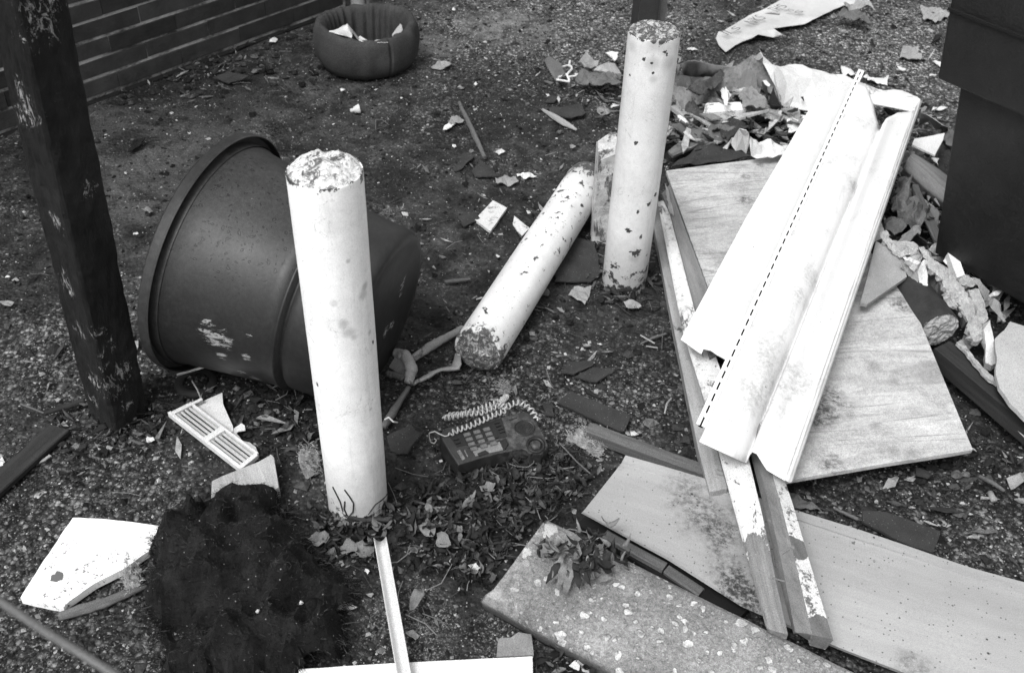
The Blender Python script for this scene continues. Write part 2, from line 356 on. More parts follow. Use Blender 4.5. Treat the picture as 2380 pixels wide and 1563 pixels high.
# ------------------------------------------------ brick wall at the top left
def brick_wall():
    k = NT("dark_brick", .85); c = k.map(k.noise(14, 7, .65), .3, .7, .028, .06); c = k.op('MULTIPLY', c, k.map(k.isl, 0, 1, .65, 1.4))
    eff = k.map(k.noise(11, 7, .75), .66, .74); c = k.mix(k.op('MULTIPLY', eff, .5), c, .16)
    mb = k.done(c, k.noise(80, 6, .75), .6, .004)
    k = NT("pale_mortar", .9); c = k.map(k.noise(6, 8, .8, v=k.vec((1, 1, 2))), .40, .56, .06, .50); mm = k.done(c, k.noise(60), .8, .004)
    A = P(198, 236); B = P(800, 14); d = (B-A); d.z = 0; d.normalize(); nrm = Vector((d.y, -d.x, 0)); Z = Vector((0, 0, 1))
    A0 = A - d*2.6; LEN = 2.6 + (B-A).length
    t = T("brick_wall", A0 + d*(LEN/2), "dark weathered brick wall with pale mortar lines at the upper left, base against the ground", "wall", yaw=math.atan2(d.y, d.x))
    g = G(); h = .0635; joint = .009; bl = .26; n = 33
    for r in range(n):
        z0 = .004 + r*h + joint; off = 0 if r % 2 else bl*.5; x = -off
        while x < LEN:
            a = max(0, x + .0008); b = min(LEN, x + bl - .0008)
            if b - a > .02:
                pr = random.uniform(-.0022, .0016); q = []
                for zz in (z0, z0 + h - joint):
                    for (u, w) in ((a, .012 + pr), (b, .012 + pr), (b, -.1), (a, -.1)):
                        q.append(A0 + d*u + nrm*(w + random.uniform(-.002, .001)) + Z*(zz + random.uniform(-.002, .002)))
                g.hexa(q)
            x += bl
    g.obj("bricks", mb, par=t, yaw=math.atan2(d.y, d.x), bevel=.0015)
    g = G(); q = [A0 + nrm*.0085 - Z*.05, A0 + d*LEN + nrm*.0085 - Z*.05, A0 + d*LEN - nrm*.095 - Z*.05, A0 - nrm*.095 - Z*.05]
    g.hexa([p for p in q] + [p + Z*(n*h + .06) for p in q]); g.obj("mortar_bed", mm, par=t, yaw=math.atan2(d.y, d.x))
    g = G(); e = A0 + d*(LEN + .0) ; p0 = P(832, 12)
    g.tube([p0 + Z*.0, p0 + Z*.4, p0 + Z*2.0], .028, n=14)
    mk("drain_pipe", g.V, g.F, plain("chalky_pipe", .3, .5, stain=.1), lab="pale chalky downpipe at the end of the brick wall behind the wrapped ring", cat="pipe", smooth=False)
    # near-black skirting strip along the foot of the wall
    q = [A0 + nrm*.006 - Z*.04, A0 + d*LEN + nrm*.006 - Z*.04]
    g = G(); a, b = A0, A0 + d*LEN
    g.hexa([a + nrm*.012 - Z*.03, b + nrm*.012 - Z*.03, b + nrm*.035 - Z*.03, a + nrm*.035 - Z*.03, a + nrm*.012 + Z*.003, b + nrm*.012 + Z*.003, b + nrm*.03 - Z*.001, a + nrm*.03 - Z*.001])
    g.obj("wall_foot", M['void'], par=t)
brick_wall()
# ------------------------------------------------ bollards
def bollard(ctr, r, h, mp, mc, lab, dome):
    t = T("bollard", (ctr.x, ctr.y, 0), lab, "bollard", "white painted concrete filled steel bollards")
    sd_ = random.random()*9
    pf = [(r+.0015, -.08), (r+.001, 0), (r, .02)] + [(r, h*i/18) for i in range(1, 18)] + [(r, h-.004), (r-.0004, h), (r-.0016, h+.0006), (r-.003, h-.006)]
    V, F = lathe(pf, 72, lambda a, z, w: (a + .0005*nz((math.cos(w)*3, math.sin(w)*3, z*9), 1, sd_), z + (.0022*nz((math.cos(w)*4, math.sin(w)*4, 5), 1, sd_) if z > h-.003 else 0)))
    mk("pole", [v + Vector((ctr.x, ctr.y, 0)) for v in V], F, mp, par=t, smooth=True)
    V = []; F = []; n = 64; rings = 20
    for i in range(rings+1):
        q = i/rings; rr = (r-.0014)*q
        for j in range(n):
            w = 2*math.pi*j/n; x, y = rr*math.cos(w), rr*math.sin(w)
            z = h - .0015 + dome*(1-q**2.6) + (.0055*nz((x, y, 0), 46, sd_) + .005*nz((x, y, 0), 110, sd_))*(1-q**8)
            if i == rings: z = h - .003
            V.append((ctr.x + x, ctr.y + y, z))
    for i in range(rings):
        for j in range(n): j2 = (j+1) % n; F.append((i*n+j, (i+1)*n+j, (i+1)*n+j2, i*n+j2))
    mk("cap", V, F, mc, par=t, smooth=False)
    return t
A = P(833, 1168); rA = .0606
hA = lambda x, y: hitc(A.x, A.y, rA, x, y)
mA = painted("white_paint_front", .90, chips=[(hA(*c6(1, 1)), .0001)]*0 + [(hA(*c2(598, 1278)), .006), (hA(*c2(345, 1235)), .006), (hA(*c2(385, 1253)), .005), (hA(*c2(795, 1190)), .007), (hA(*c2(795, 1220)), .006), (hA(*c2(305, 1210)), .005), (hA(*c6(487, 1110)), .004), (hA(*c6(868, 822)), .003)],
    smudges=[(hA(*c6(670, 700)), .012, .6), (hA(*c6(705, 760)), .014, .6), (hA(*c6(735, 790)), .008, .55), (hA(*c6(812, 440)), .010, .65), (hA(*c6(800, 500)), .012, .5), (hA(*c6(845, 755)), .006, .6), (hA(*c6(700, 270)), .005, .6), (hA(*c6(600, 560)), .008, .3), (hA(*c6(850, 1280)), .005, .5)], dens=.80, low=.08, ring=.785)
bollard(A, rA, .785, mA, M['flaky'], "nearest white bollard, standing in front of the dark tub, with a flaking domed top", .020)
B = P(1450, 657); rB = .059
hB = lambda x, y: hitc(B.x, B.y, rB, x, y)
mB = painted("white_paint_far", .68, chips=[(hB(*c3(x, y)), r) for x, y, r in [(1040, 412, .0045), (1092, 428, .0035), (1182, 355, .0035), (1192, 375, .004), (1100, 500, .003), (985, 976, .004), (942, 512, .003), (1076, 1388, .006), (1116, 1328, .006), (1000, 1446, .005), (1030, 262, .006), (1110, 290, .006), (1160, 290, .007)]] +
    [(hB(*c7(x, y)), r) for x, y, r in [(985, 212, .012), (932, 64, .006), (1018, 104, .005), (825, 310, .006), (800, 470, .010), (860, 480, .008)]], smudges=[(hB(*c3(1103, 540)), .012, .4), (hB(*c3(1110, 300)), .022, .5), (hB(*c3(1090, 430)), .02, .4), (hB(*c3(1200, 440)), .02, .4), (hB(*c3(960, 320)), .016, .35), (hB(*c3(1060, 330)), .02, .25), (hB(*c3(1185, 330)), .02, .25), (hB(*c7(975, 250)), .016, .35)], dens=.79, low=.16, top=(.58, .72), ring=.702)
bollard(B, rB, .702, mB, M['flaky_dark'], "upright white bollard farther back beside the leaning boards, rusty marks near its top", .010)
# fallen bollard
def fallen():
    r = .061; a = P(1112, 815, r+.001); b = P(1368, 412, r+.001); d = (b-a); L = d.length; d.normalize()
    t = T("fallen_bollard", (a.x, a.y, 0), "fallen white bollard lying on the ground, paint flaking off along its side", "bollard")
    k = NT("white_paint_fallen", .55, .3); base = k.map(k.noise(8, 6, .65), .3, .7, .55, .74)
    along = k.pos(0)
    ch = k.op('MAXIMUM', k.map(k.op('ADD', k.noise(46, 6, .7, dist=.4), k.map(along, -.2, L/2, 0, .05)), .645, .655), k.map(k.op('ADD', k.noise(20, 6, .65, dist=.5), k.map(along, -.2, L/2, 0, .06)), .655, .665))
    near_end = k.map(k.op('ADD', k.noise(40, 6, .75), k.map(along, -L/2, -L/2+.10, .22, 0)), .70, .73)
    far_end = k.map(k.op('ADD', k.noise(30, 6, .75), k.map(along, L/2-.16, L/2, 0, .24)), .66, .70)
    up = k.map(k.pos(2), .02, .05, 1.0, .0)
    low = k.map(k.op('ADD', k.noise(24, 6, .75), k.op('MULTIPLY', up, .2)), .66, .70)
    ch = k.op('MAXIMUM', k.op('MAXIMUM', ch, near_end), k.op('MAXIMUM', far_end, low))
    base = k.mix(k.map(along, L*.5-.12, L*.5-.02), base, .26)
    mp = k.done(k.mix(ch, base, k.map(k.noise(80), .3, .7, .03, .1)), k.op('ADD', k.op('MULTIPLY', ch, -1), k.op('MULTIPLY', k.noise(100, 5), .4)), .5, .002, grain=.08)
    pf = [(r-.008, -.001), (r-.0012, -.0016), (r, .003)] + [(r, L*i/14) for i in range(1, 14)] + [(r, L-.03), (r*.96, L-.012), (r*.82, L), (r*.5, L+.008), (0.0001, L+.011)]
    V, F = lathe(pf, 64, lambda q, z, w: (q + .0010*nz((math.cos(w)*3, math.sin(w)*3, z*9), 1, 3), z + .002*nz((math.cos(w)*4, math.sin(w)*4, 8), 1, 3)))
    Rm = d.to_track_quat('Z', 'Y').to_matrix(); yw = math.atan2(d.y, d.x)
    mk("pole", [a + Rm @ v for v in V], F, mp, par=t, smooth=True, yaw=yw)
    V = []; F = []; n = 56; R = 14
    for i in range(R+1):
        q = i/R
        for j in range(n):
            w = 2*math.pi*j/n; x, y = (r-.003)*q*math.cos(w), (r-.003)*q*math.sin(w)
            z = .002 - .012*(1-q**3) + .005*nz((x, y, 0), 50, 7) - (.012 if y < .01 else 0)*(1-q**4) + (0 if i < R else .004)
            V.append(a + Rm @ Vector((x, y, z)))
    for i in range(R):
        for j in range(n): j2 = (j+1) % n; F.append((i*n+j, i*n+j2, (i+1)*n+j2, (i+1)*n+j))
    mk("cap", V, F, M['flaky_dark'], par=t)
fallen()
# chalky broken post stub behind the bollards
st = NT("chalky_stub", .85); _q = st.map(st.noise(22, 7, .7, dist=.5, v=st.vec((1, 1, .45))), .54, .6)
mstub = st.done(st.mix(_q, st.map(st.noise(50), .3, .7, .42, .66), st.map(st.noise(70), .3, .7, .06, .2)), st.op('ADD', _q, st.noise(60, 7)), .8, .005)
def stub():
    b = P(1418, 545); g = G(); V = []; F = []; h = .31; n = 12; sec = [(-.055, -.045), (.07, -.045), (.07, .06), (-.055, .06)]; pts = []
    for i in range(4):
        for j in range(8): q = j/8; pts.append((sec[i][0]*(1-q)+sec[(i+1) % 4][0]*q, sec[i][1]*(1-q)+sec[(i+1) % 4][1]*q))
    m = len(pts)
    for i in range(n):
        z = h*i/(n-1) - .02
        for (x, y) in pts:
            p = (x*1.0, y, z); V.append((b.x + x + .006*nz(p, 14), b.y + y + .006*nz(p, 14, 5), z + (.02*nz((x, y, 3), 18) - .028*max(0, -x-.01)/.05 if i == n-1 else 0)))
    for i in range(n-1):
        for j in range(m): j2 = (j+1) % m; F.append((i*m+j, i*m+j2, (i+1)*m+j2, (i+1)*m+j))
    V.append((b.x, b.y+.01, h-.02)); F += [((n-1)*m+j, (n-1)*m+(j+1) % m, n*m) for j in range(m)]
    mk("concrete_stub", V, F, mstub, lab="pale broken square stub of chalky concrete standing behind the upright far bollard", cat="concrete stub")
stub()
# ------------------------------------------------ black peeling post at the left
def left_post():
    fr, fl, bk = P(*c5(790, 1465)), P(*c5(598, 1300)), P(*c5(1022, 1290))
    e1 = fl - fr; e2 = bk - fr; four = fr + e1 + e2; hgt = 1.42
    k = NT("black_peeling_paint", .6, .3); w = k.wp
    col = k.map(k.noise(24, 8, .78, v=w), .35, .68, .005, .026); col = k.op('MULTIPLY', col, k.map(k.noise(4, 5, v=w), .35, .65, .6, 1.6))
    fl_ = k.noise(70, 8, .82, v=k.vec((1, 1, .5), w), dist=1.6)
    msk = None
    cy = [P(*c5(745, 1100)), P(*c5(840, 1030)), P(*c5(790, 1140))]
    dirv = Vector((0, 0, 1))
    def face(px, py, edge=0.0):     # point on the post's front faces seen at that pixel
        d = P(px, py) - Vector((0, 0, EYE)); best = None
        for (o, e) in ((fr, e1), (fr, e2)):
            nn = Vector((e.y, -e.x, 0)); EE = Vector((0, 0, EYE)); t = (o.dot(nn) - EE.dot(nn) + .055*EYE*nn.x)/(d.dot(nn) - .055*d.z*nn.x); q = EE + d*t
            u = (q - Vector((.055*q.z, 0, 0)) - o).dot(e)/e.dot(e)
            if -.05 <= u <= 1.05: best = q if best is None or abs(u-.5) < abs(best[1]-.5) else best
            if best is q: return q
        return best if best is not None else fr
    for (q, r) in [(c5(665, 770), .022), (c5(700, 900), .012), (c5(710, 1000), .014), (c5(745, 1100), .03), (c5(840, 1030), .03), (c5(790, 1160), .03), (c5(850, 1250), .02), (c5(460, 430), .03), (c5(545, 740), .025), (c5(640, 1090), .03), (c5(640, 1220), .02), (c1(165, 670), .035), (c1(195, 760), .035), (c1(150, 790), .025), (c1(290, 60), .04), (c1(280, 150), .04), (c1(380, 1510), .02), (c1(610, 1295), .02), (c5(400, 30), .018), (c5(755, 830), .02)]:
        m_ = k.map(k.near(face(*q), r*1.5, .9, .5, 30), 0, 1, 0, .155); msk = m_ if msk is None else k.op('MAXIMUM', msk, m_)
    fk = k.map(k.op('ADD', fl_, msk), .665, .68); fk = k.op('MAXIMUM', fk, k.map(fl_, .72, .74))
    col = k.mix(fk, col, k.map(k.noise(120, 3, v=w), .3, .7, .35, .75))
    mat = k.done(col, k.op('ADD', k.op('MULTIPLY', k.noise(44, 8, .8, v=k.vec((1, 1, .3), w)), 3), fk), 1.0, .006)
    t = T("peeling_post", (fr.x, fr.y, 0), "thick black square post at the left edge with white flecks where paint has peeled", "post")
    cor = [fr, bk, four, fl]; V = []; F = []; n = 90; kk = 14; pts = []
    for i in range(4):
        for j in range(kk): pts.append(cor[i].lerp(cor[(i+1) % 4], j/kk))
    c = (fr+four)/2; m = len(pts)
    for i in range(n):
        z = -.03 + (hgt+.03)*i/(n-1)
        for jx, p in enumerate(pts):
            o = (p-c).normalized(); q = p + o*(.0025*nz((p.x, p.y, z*.4), 14) + .0032*nz((p.x, p.y, z*.5), 60)); 
            if jx % kk == 0: q = q - o*.004
            V.append((q.x + .055*z, q.y, z))
    for i in range(n-1):
        for j in range(m): j2 = (j+1) % m; F.append((i*m+j, i*m+j2, (i+1)*m+j2, (i+1)*m+j))
    F.append(tuple((n-1)*m+j for j in range(m)))
    mk("shaft", V, F, mat, par=t)
left_post()
# dark square steel post behind the far bollard
def far_post():
    b = P(1464, 296); dk = plain("dark_steel", .028, .05, rough=.6, stain=.015); lt = plain("greyed_steel", .09, .14, rough=.6)
    t = T("steel_post", (b.x+.03, b.y+.05, 0), "dark square steel post rising behind the far upright bollard", "post")
    w = .066; a = R_(14); ex = Vector((math.cos(a), math.sin(a), 0)); ey = Vector((-ex.y, ex.x, 0)); c = b + ex*w*.3 + ey*w/2
    g = G(); g.box(c + Vector((0, 0, .78)), ex*w/2, ey*w/2, Vector((0, 0, .8))); g.obj("shaft", dk, par=t, bevel=.003, yaw=a)
    g = G(); g.box(c + ex*(w/2+.0165) + ey*.006 + Vector((0, 0, .78)), ex*.016, ey*.02, Vector((0, 0, .8))); g.obj("side_flange", lt, par=t, yaw=a)
far_post()
# ------------------------------------------------ big dark tub lying on its side
def tub():
    x, y, phi, R, r, L = -.7285, 1.8910, -.3215, .282, .2075, .430
    al = math.atan((R-r)/L); a = Vector((math.cos(phi)*math.cos(al), math.sin(phi)*math.cos(al), -math.sin(al)))
    n_ = Vector((math.cos(phi)*math.sin(al), math.sin(phi)*math.sin(al), math.cos(al))); Cc = Vector((x, y, 0)) + n_*R
    b = a.cross(n_); Rm = Matrix((b, n_, a)).transposed()      # local z = axis, y = up-ish
    EYEv = Vector((0, 0, EYE))
    def hit(px, py):
        d = (P(px, py)-EYEv).normalized(); best = None
        for i in range(700):
            q = EYEv + d*(.8 + i*.003); l = Rm.transposed() @ (q-Cc)
            if 0 < l.z < L and math.hypot(l.x, l.y) < .262 + (.21-.262)*l.z/L: return q
        return Cc
    k = NT("tub_plastic", .5, .42); w = k.wp
    col = k.map(k.noise(5, 7, .7, v=w), .3, .7, .009, .023); dust_toplight = k.map(k.noise(110, 5, .85, v=w), .38, .7, .8, 1.7); toplight = k.near(hit(*crop(300, 300, 2.2325)(700, 330)), .22, .95, .3, 5); dust_toplight = k.op('MULTIPLY', dust_toplight, k.map(toplight, 0, 1, 1, 2.6)); col = k.op('MULTIPLY', col, dust_toplight)  # dust speckle, plus daylight on the upper side painted in as lighter colour
    topm = k.near(hit(*crop(300, 300, 2.2325)(640, 400)), .26, .8, .2, 5)
    ad = k.n('ShaderNodeVectorMath'); ad.operation = 'MULTIPLY_ADD'; nn_ = k.n('ShaderNodeTexNoise'); k.L(w, nn_.inputs['Vector']); nn_.inputs['Scale'].default_value = 60; k.L(nn_.outputs['Color'], ad.inputs[0]); ad.inputs[1].default_value = (.016, .016, .016); k.L(w, ad.inputs[2]); vd = k.vor(62, v=ad.outputs[0]); ring = k.op('MAXIMUM', k.op('MULTIPLY', k.op('MULTIPLY', k.map(vd, .28, .22), k.map(vd, .12, .18)), .9), k.map(k.vor(100, v=ad.outputs[0]), .24, .17)); pick = k.map(k.vor(62, out='Color', v=ad.outputs[0]), .45, .50)
    drops = k.op('MULTIPLY', k.op('MULTIPLY', ring, pick), k.map(topm, .2, .6))
    col = k.mix(k.op('MULTIPLY', drops, .9), col, .003)
    scr = k.noise(60, 8, .8, v=k.vec((.35, 1, 1.6), w), dist=.5); ms = None
    rg = crop(300, 300, 2.2325)
    for (q, rr) in [(rg(450, 1130), .035), (rg(500, 1180), .045), (rg(550, 1215), .035), (rg(530, 1275), .02), (rg(670, 1290), .02), (rg(680, 1160), .015), (rg(640, 1370), .02), (rg(720, 1410), .025), (rg(800, 1450), .02), (rg(1540, 880), .03), (rg(1530, 940), .02), (rg(1480, 1110), .028), (rg(1450, 1140), .03)]:
        m_ = k.map(k.near(hit(*q), rr, .8, .35, 30), 0, 1, 0, .22); ms = m_ if ms is None else k.op('MAXIMUM', ms, m_)
    scm = k.map(k.op('ADD', scr, ms), .70, .73); col = k.mix(scm, col, .38)
    col = k.mix(k.map(k.noise(24, 6, .8, v=w), .74, .76), col, .2)
    mt = k.done(col, k.op('ADD', k.op('MULTIPLY', drops, -1), k.noise(120, 4, v=w)), .25, .001, rough=k.map(k.noise(8, 6, v=w), .3, .7, .42, .58), grain=.18)
    t = T("plant_tub", (x, y, 0), "big dark plastic tub tipped on its side behind the front bollard, scuffed and wet spotted", "tub")
    def W(V): return [Cc + Rm @ v for v in V]
    bodyp = [(.262, .026), (.2615, .03)]
    gp = .285
    rad = lambda q: .262 + (.2185-.262)*q/gp
    bodyp += [(rad(q), q) for q in np.linspace(.04, gp-.012, 10)]
    bodyp += [(rad(gp)+.006, gp-.009), (rad(gp)+.0065, gp-.003), (rad(gp)-.010, gp), (rad(gp)-.011, gp+.007), (rad(gp)-.003, gp+.012), (.2145, gp+.03), (.2125, gp+.06), (.2105, gp+.09), (.2095, gp+.112), (.2070, gp+.128), (.2015, gp+.138), (.194, gp+.1425), (.184, gp+.143), (.172, gp+.139), (.12, gp+.138), (.06, gp+.137), (0.0005, gp+.137)]
    V, F = lathe(bodyp, 112, lambda q, z, w_: (q*(1 + .006*math.sin(2*w_+.5)*(z/L)), z)); mk("body", W(V), F, mt, par=t, smooth=True)
    ins = [(.2555, .010), (.2545, .030), (rad(.15)-.006, .15), (rad(gp)-.016, gp), (.205, gp+.06), (.19, gp+.12), (.0005, gp+.128)]
    V, F = lathe(ins, 80); mk("inner_wall", W(V), [tuple(reversed(f)) for f in F], M['black'], par=t, smooth=True)
    k2 = NT("tub_rim_plastic", .5, .4); m2 = k2.done(k2.op('MULTIPLY', k2.map(k2.noise(30, 6, .7), .3, .7, .022, .05), k2.map(k2.noise(110, 3), .4, .7, 1, 1.4)), k2.noise(90, 5), .3, .001)
    rim = [(.2605, .0), (.278, -.002), (.2815, .001), (.2825, .020), (.281, .025), (.2785, .024), (.2765, .009), (.262, .006), (.262, .034)]
    V, F = lathe(rim, 112); mk("rim", W(V), F, m2, par=t, smooth=False, bevel=.001)
tub()
# ------------------------------------------------ cloth covered padded ring by the wall
def padded_ring():
    c = Vector((-.572, 3.53, 0)); t = T("padded_ring", c, "round grey cloth covered padded ring holding white scraps, by the brick wall", "padded ring")
    k = NT("grey_cloth", .95, .1); col = k.map(k.noise(9, 6, .65), .3, .7, .042, .075); col = k.op('MULTIPLY', col, k.map(k.noise(260, 3, .8), .3, .7, .7, 1.3)); col = k.mix(k.op('MULTIPLY', k.near(c + Vector((.1, -.17, .06)), .05, .8, .6, 25), .35), col, .18)
    mc = k.done(col, k.noise(200, 4), .5, .002)
    pf = [(.150, .0), (.170, .006), (.182, .03), (.190, .065), (.190, .10), (.186, .132), (.178, .150), (.168, .157), (.157, .150), (.149, .13), (.143, .08), (.140, .03), (.140, .002)]
    def fn(q, z, w):
        pl = max(0, (.178-q)/.03) if z > .02 else 0; pl = min(1, pl)
        out = min(1, max(0, (q-.165)/.02))
        q2 = q*(1 + .012*math.sin(3*w+1)) + .0060*pl*math.sin(w*30 + 2*math.sin(w*5)) + out*(.0030*math.sin(w*9+2*math.sin(w*4)) + .0035*nz((math.cos(w)*4, math.sin(w)*4, z*30), 1, 3)) 
        crease = max(0, 1-abs((w-5.35+math.pi) % (2*math.pi)-math.pi)/.035); q2 -= .012*crease*out
        crease = max(0, 1-abs((w-4.25+math.pi) % (2*math.pi)-math.pi)/.02); q2 -= .006*crease*out
        return q2, z + .006*pl*math.sin(w*17) + .008*math.sin(w*2+.6)*(z/.15)
    V, F = lathe(pf, 240, fn); mk("cloth_cover", [v + c for v in V], F, mc, par=t, smooth=True)
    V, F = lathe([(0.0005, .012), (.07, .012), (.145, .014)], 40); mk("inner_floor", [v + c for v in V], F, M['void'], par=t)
    g = G(); q = P(*crop(760, 0, 7.103)(1010, 640), .02); g.tube([q, q + Vector((.004, .01, .14))], .014, n=16); g.obj("stub_pipe", M['black'], par=t, smooth=True)
    tr = crop(760, 0, 7.103); wp_ = plain("white_scrap_card", .6, .78, stain=.3, st=(.66, .7))
    def card(pts, lab, thick=.0015, m=wp_): sheet("card_scrap", [tr(x, y, z) for x, y, z in pts], m, res=.01, thick=thick, lab=lab, cat="card scrap", amp=.002, freq=20)
    card([(250, 545, .155), (400, 530, .15), (560, 440, .14), (625, 415, .16), (725, 530, .12), (700, 660, .13), (560, 610, .15)], "crumpled white card flap on the left side of the wrapped ring's opening")
    card([(820, 640, .12), (850, 625, .13), (975, 710, .145), (880, 725, .15), (820, 700, .15)], "small white card corner at the front middle of the wrapped ring")
    card([(1100, 705, .13), (1180, 690, .12), (1325, 695, .13), (1330, 725, .14), (1150, 735, .145)], "long flat white sliver of card lying at the front of the wrapped ring")
    card([(1400, 600, .10), (1540, 400, .17), (1575, 440, .16), (1590, 660, .12), (1410, 650, .10)], "pointed white card triangle sticking up at the right inside the wrapped ring")
    card([(800, 410, .07), (845, 400, .08), (860, 560, .05), (800, 520, .05)], "narrow pale card strip standing beside the pipe inside the wrapped ring")
    g = G(); g.tube([P(*tr(730, 560), .15), P(*tr(820, 690), .14)], .004); g.obj("metal_strut", plain("strut", .12, .2), lab="thin grey strut leaning inside the wrapped ring", cat="strut")
    for j, (a, bb, cc) in enumerate([((1080, 370), (1220, 315), (1390, 430)), ((560, 350), (760, 300), (940, 380))]):
        pts = resample([P(*tr(*q), .09) for q in (a, bb, cc)], 9); g = G(); g.tube(pts, .006, flat=.5); g.obj("cloth_tie", mc, par=t, smooth=True)
padded_ring()
# ------------------------------------------------ dark steel bin at the right edge
def steel_bin():
    k = NT("black_steel", .6, .4); w = k.wp; col = k.map(k.noise(6, 8, .78, v=k.vec((1, 1, .5), w)), .35, .66, .0015, .011); col = k.mix(k.map(k.noise(60, 8, .8, v=k.vec((1, 1, .12), w)), .64, .74), col, .05); col = k.mix(k.map(k.noise(90, 6, .8, v=w), .68, .70), col, .12); col = k.op('ADD', col, k.op('MULTIPLY', k.near(P(2310, 340, .5), .1, .9, .5, 8), .012))
    m = k.done(col, k.noise(22, 8, .75, v=w), .9, .006, grain=.3)
    a0 = P(2172, 588, .10); b0 = P(2380, 706, .10); d = (b0-a0).normalized(); 
    EY = Vector((0, 0, EYE)); dr = P(2233, 194) - EY
    best = min((abs((EY + dr*t_)[0]-a0.x) + abs((EY + dr*t_)[1]-a0.y), t_) for t_ in np.linspace(.2, .8, 600))[1]
    a1 = EY + dr*best; lean = Vector((a1.x-a0.x, a1.y-a0.y, 0)); zt = a1.z; back = Vector((-d.y, d.x, 0)); 
    if back.y < 0: back = -back
    W2 = 1.5; D = .75
    t = T("steel_bin", (a0 + d*W2/2 + back*D/2)*1.0, "large black steel refuse bin with a flanged rim filling the right edge", "refuse bin")
    t.location.z = 0; WM[t.name] = Matrix.Translation((t.location.x, t.location.y, 0)); t.matrix_world = WM[t.name]
    up = lambda p, s=1: Vector((p.x, p.y, zt)) + lean*s
    b0 = a0 + d*W2; g = G(); lean2 = lean - d*lean.dot(d)*.2
    q = [a0, b0, b0 + back*D, a0 + back*D]; q2 = [Vector((p.x, p.y, zt)) + lean for p in q]; g.hexa(q + q2); g.obj("hull", m, par=t, bevel=.004)
    # flanged band round the top
    lo = P(2200, 190, zt-.01); off = 0.045
    e0 = Vector((a1.x, a1.y, zt+.001)) - d*off - back*.03; g = G(); q = [e0, e0 + d*(W2+.1), e0 + d*(W2+.1) + back*(D+.08), e0 + back*(D+.08)]
    qt = [p + Vector((0, 0, .30)) + lean*.5 for p in q]; g.hexa(q + qt); g.obj("rim_band", m, par=t, bevel=.006)
    s0 = e0 + Vector((0, 0, .17)) + lean*.28 - back*.003; g = G(); g.box(s0 + d*(W2*.5+.05), d*(W2/2+.05), back*.004, Vector((0, 0, .003))); g.obj("weld_line", M['void'], par=t)
    for s_ in (.12, W2-.12):
        g = G(); c = a0 + d*s_ + back*.15; ax = Vector((-back.x, -back.y, 0)); cc = Vector((c.x, c.y, .05)); g.tube([cc - d*.02, cc + d*.02], .048, n=20); g.obj("wheel", M['black'], par=t, smooth=False)
steel_bin()
def wood(name, c0, c1, rings=1.0, rough=.8, stain=None, st=(.58, .64), ssc=6, paint=None, pt=(.5, .54), grainf=60):
    k = NT(name, rough, .2); gv = k.vec((.06, 1, 1)); 
    gr = k.noise(grainf, 6, .7, v=gv, dist=.3); big = k.noise(4, 5, .6, v=k.vec((.4, 1, 1)))
    col = k.op('MULTIPLY', k.map(gr, .3, .7, c0, c1), k.map(big, .3, .7, .8, 1.15))
    crack = k.map(k.noise(34, 5, .8, v=k.vec((.035, 1, 1))), .66, .70); col = k.mix(crack, col, c0*.25)
    h = k.op('ADD', gr, k.op('MULTIPLY', crack, -1.5))
    if paint is not None:
        pm = k.map(k.noise(10, 8, .78, v=k.vec((.5, 1, 1)), dist=.4), pt[0], pt[1]); pm2 = k.map(k.noise(70, 6, .75), .66, .62)
        pm = k.op('MULTIPLY', pm, pm2); col = k.mix(pm, col, k.op('MULTIPLY', k.map(k.noise(30, 6), .3, .7, .9, 1.05), paint)); h = k.op('ADD', h, pm)
    if stain is not None: col = k.mix(k.map(k.noise(ssc, 8, .72, dist=.5), st[0], st[1]), col, stain)
    return k.done(col, h, .6, .002)
M['plank_dark'] = wood("wet_dark_plank", .018, .05)
M['plank_mid'] = wood("grey_plank", .07, .20, stain=.04)
M['plank_pale'] = wood("stained_pale_board", .24, .44, stain=.06, st=(.60, .68), ssc=14)
M['plank_shaded'] = wood("shaded_grey_board", .16, .27, stain=.09, st=(.62, .7))  # darker grey paints in the shade of a turned face
M['painted_wood'] = wood("white_painted_timber", .12, .28, paint=.80, pt=(.40, .46), stain=.09, st=(.66, .70), ssc=9)
M['pine'] = wood("pine_offcut", .30, .50, grainf=110)
# plywood
k = NT("weathered_plywood", .8, .2)
gv = k.vec((.30, 1, 1), rot=R_(20)); g1 = k.noise(9, 7, .68, v=gv, dist=1.2); g2 = k.noise(42, 6, .7, v=gv, dist=.6)
col = k.op('MULTIPLY', k.map(g1, .3, .7, .40, .70), k.map(g2, .3, .7, .82, 1.12))
col = k.mix(k.op('MULTIPLY', k.map(k.noise(5.5, 8, .75), .53, .66), .6), col, .18); col = k.op('MULTIPLY', col, k.map(k.noise(120, 6, .8), .3, .7, .72, 1.2))
line = k.map(k.noise(6, 3, .5, v=k.vec((.10, 1, 1), rot=R_(24)), dist=.8), .655, .675); l_n = k.noise(3.2, 3, .5, v=k.vec((.22, 1.6, 1), rot=R_(24)), dist=.6)
for c_l, s_l in ((.46, .35), (.53, .5), (.60, .45), (.40, .4)): col = k.mix(k.op('MULTIPLY', k.op('MULTIPLY', k.map(k.op('ABSOLUTE', k.op('SUBTRACT', l_n, c_l)), .003, .009, 1, 0), k.map(k.noise(7), .42, .55)), s_l), col, .12)
spots = k.map(k.noise(28, 6, .75), .70, .73); col = k.mix(spots, col, .07)
for q, r in [(c8(1100, 575), .03), (c4(640, 110) if False else b4(650, 125), .035), (g3(830, 445), .03), (g3(820, 210), .016), (g3(975, 100), .012), (c8(640, 1200), .05), (c8(560, 1300), .05)]:
    col = k.mix(k.op('MULTIPLY', k.op('MULTIPLY', k.near(P(q[0], q[1], .09), r*1.1, .8, .8, 22), .9), k.grit()), col, .08)
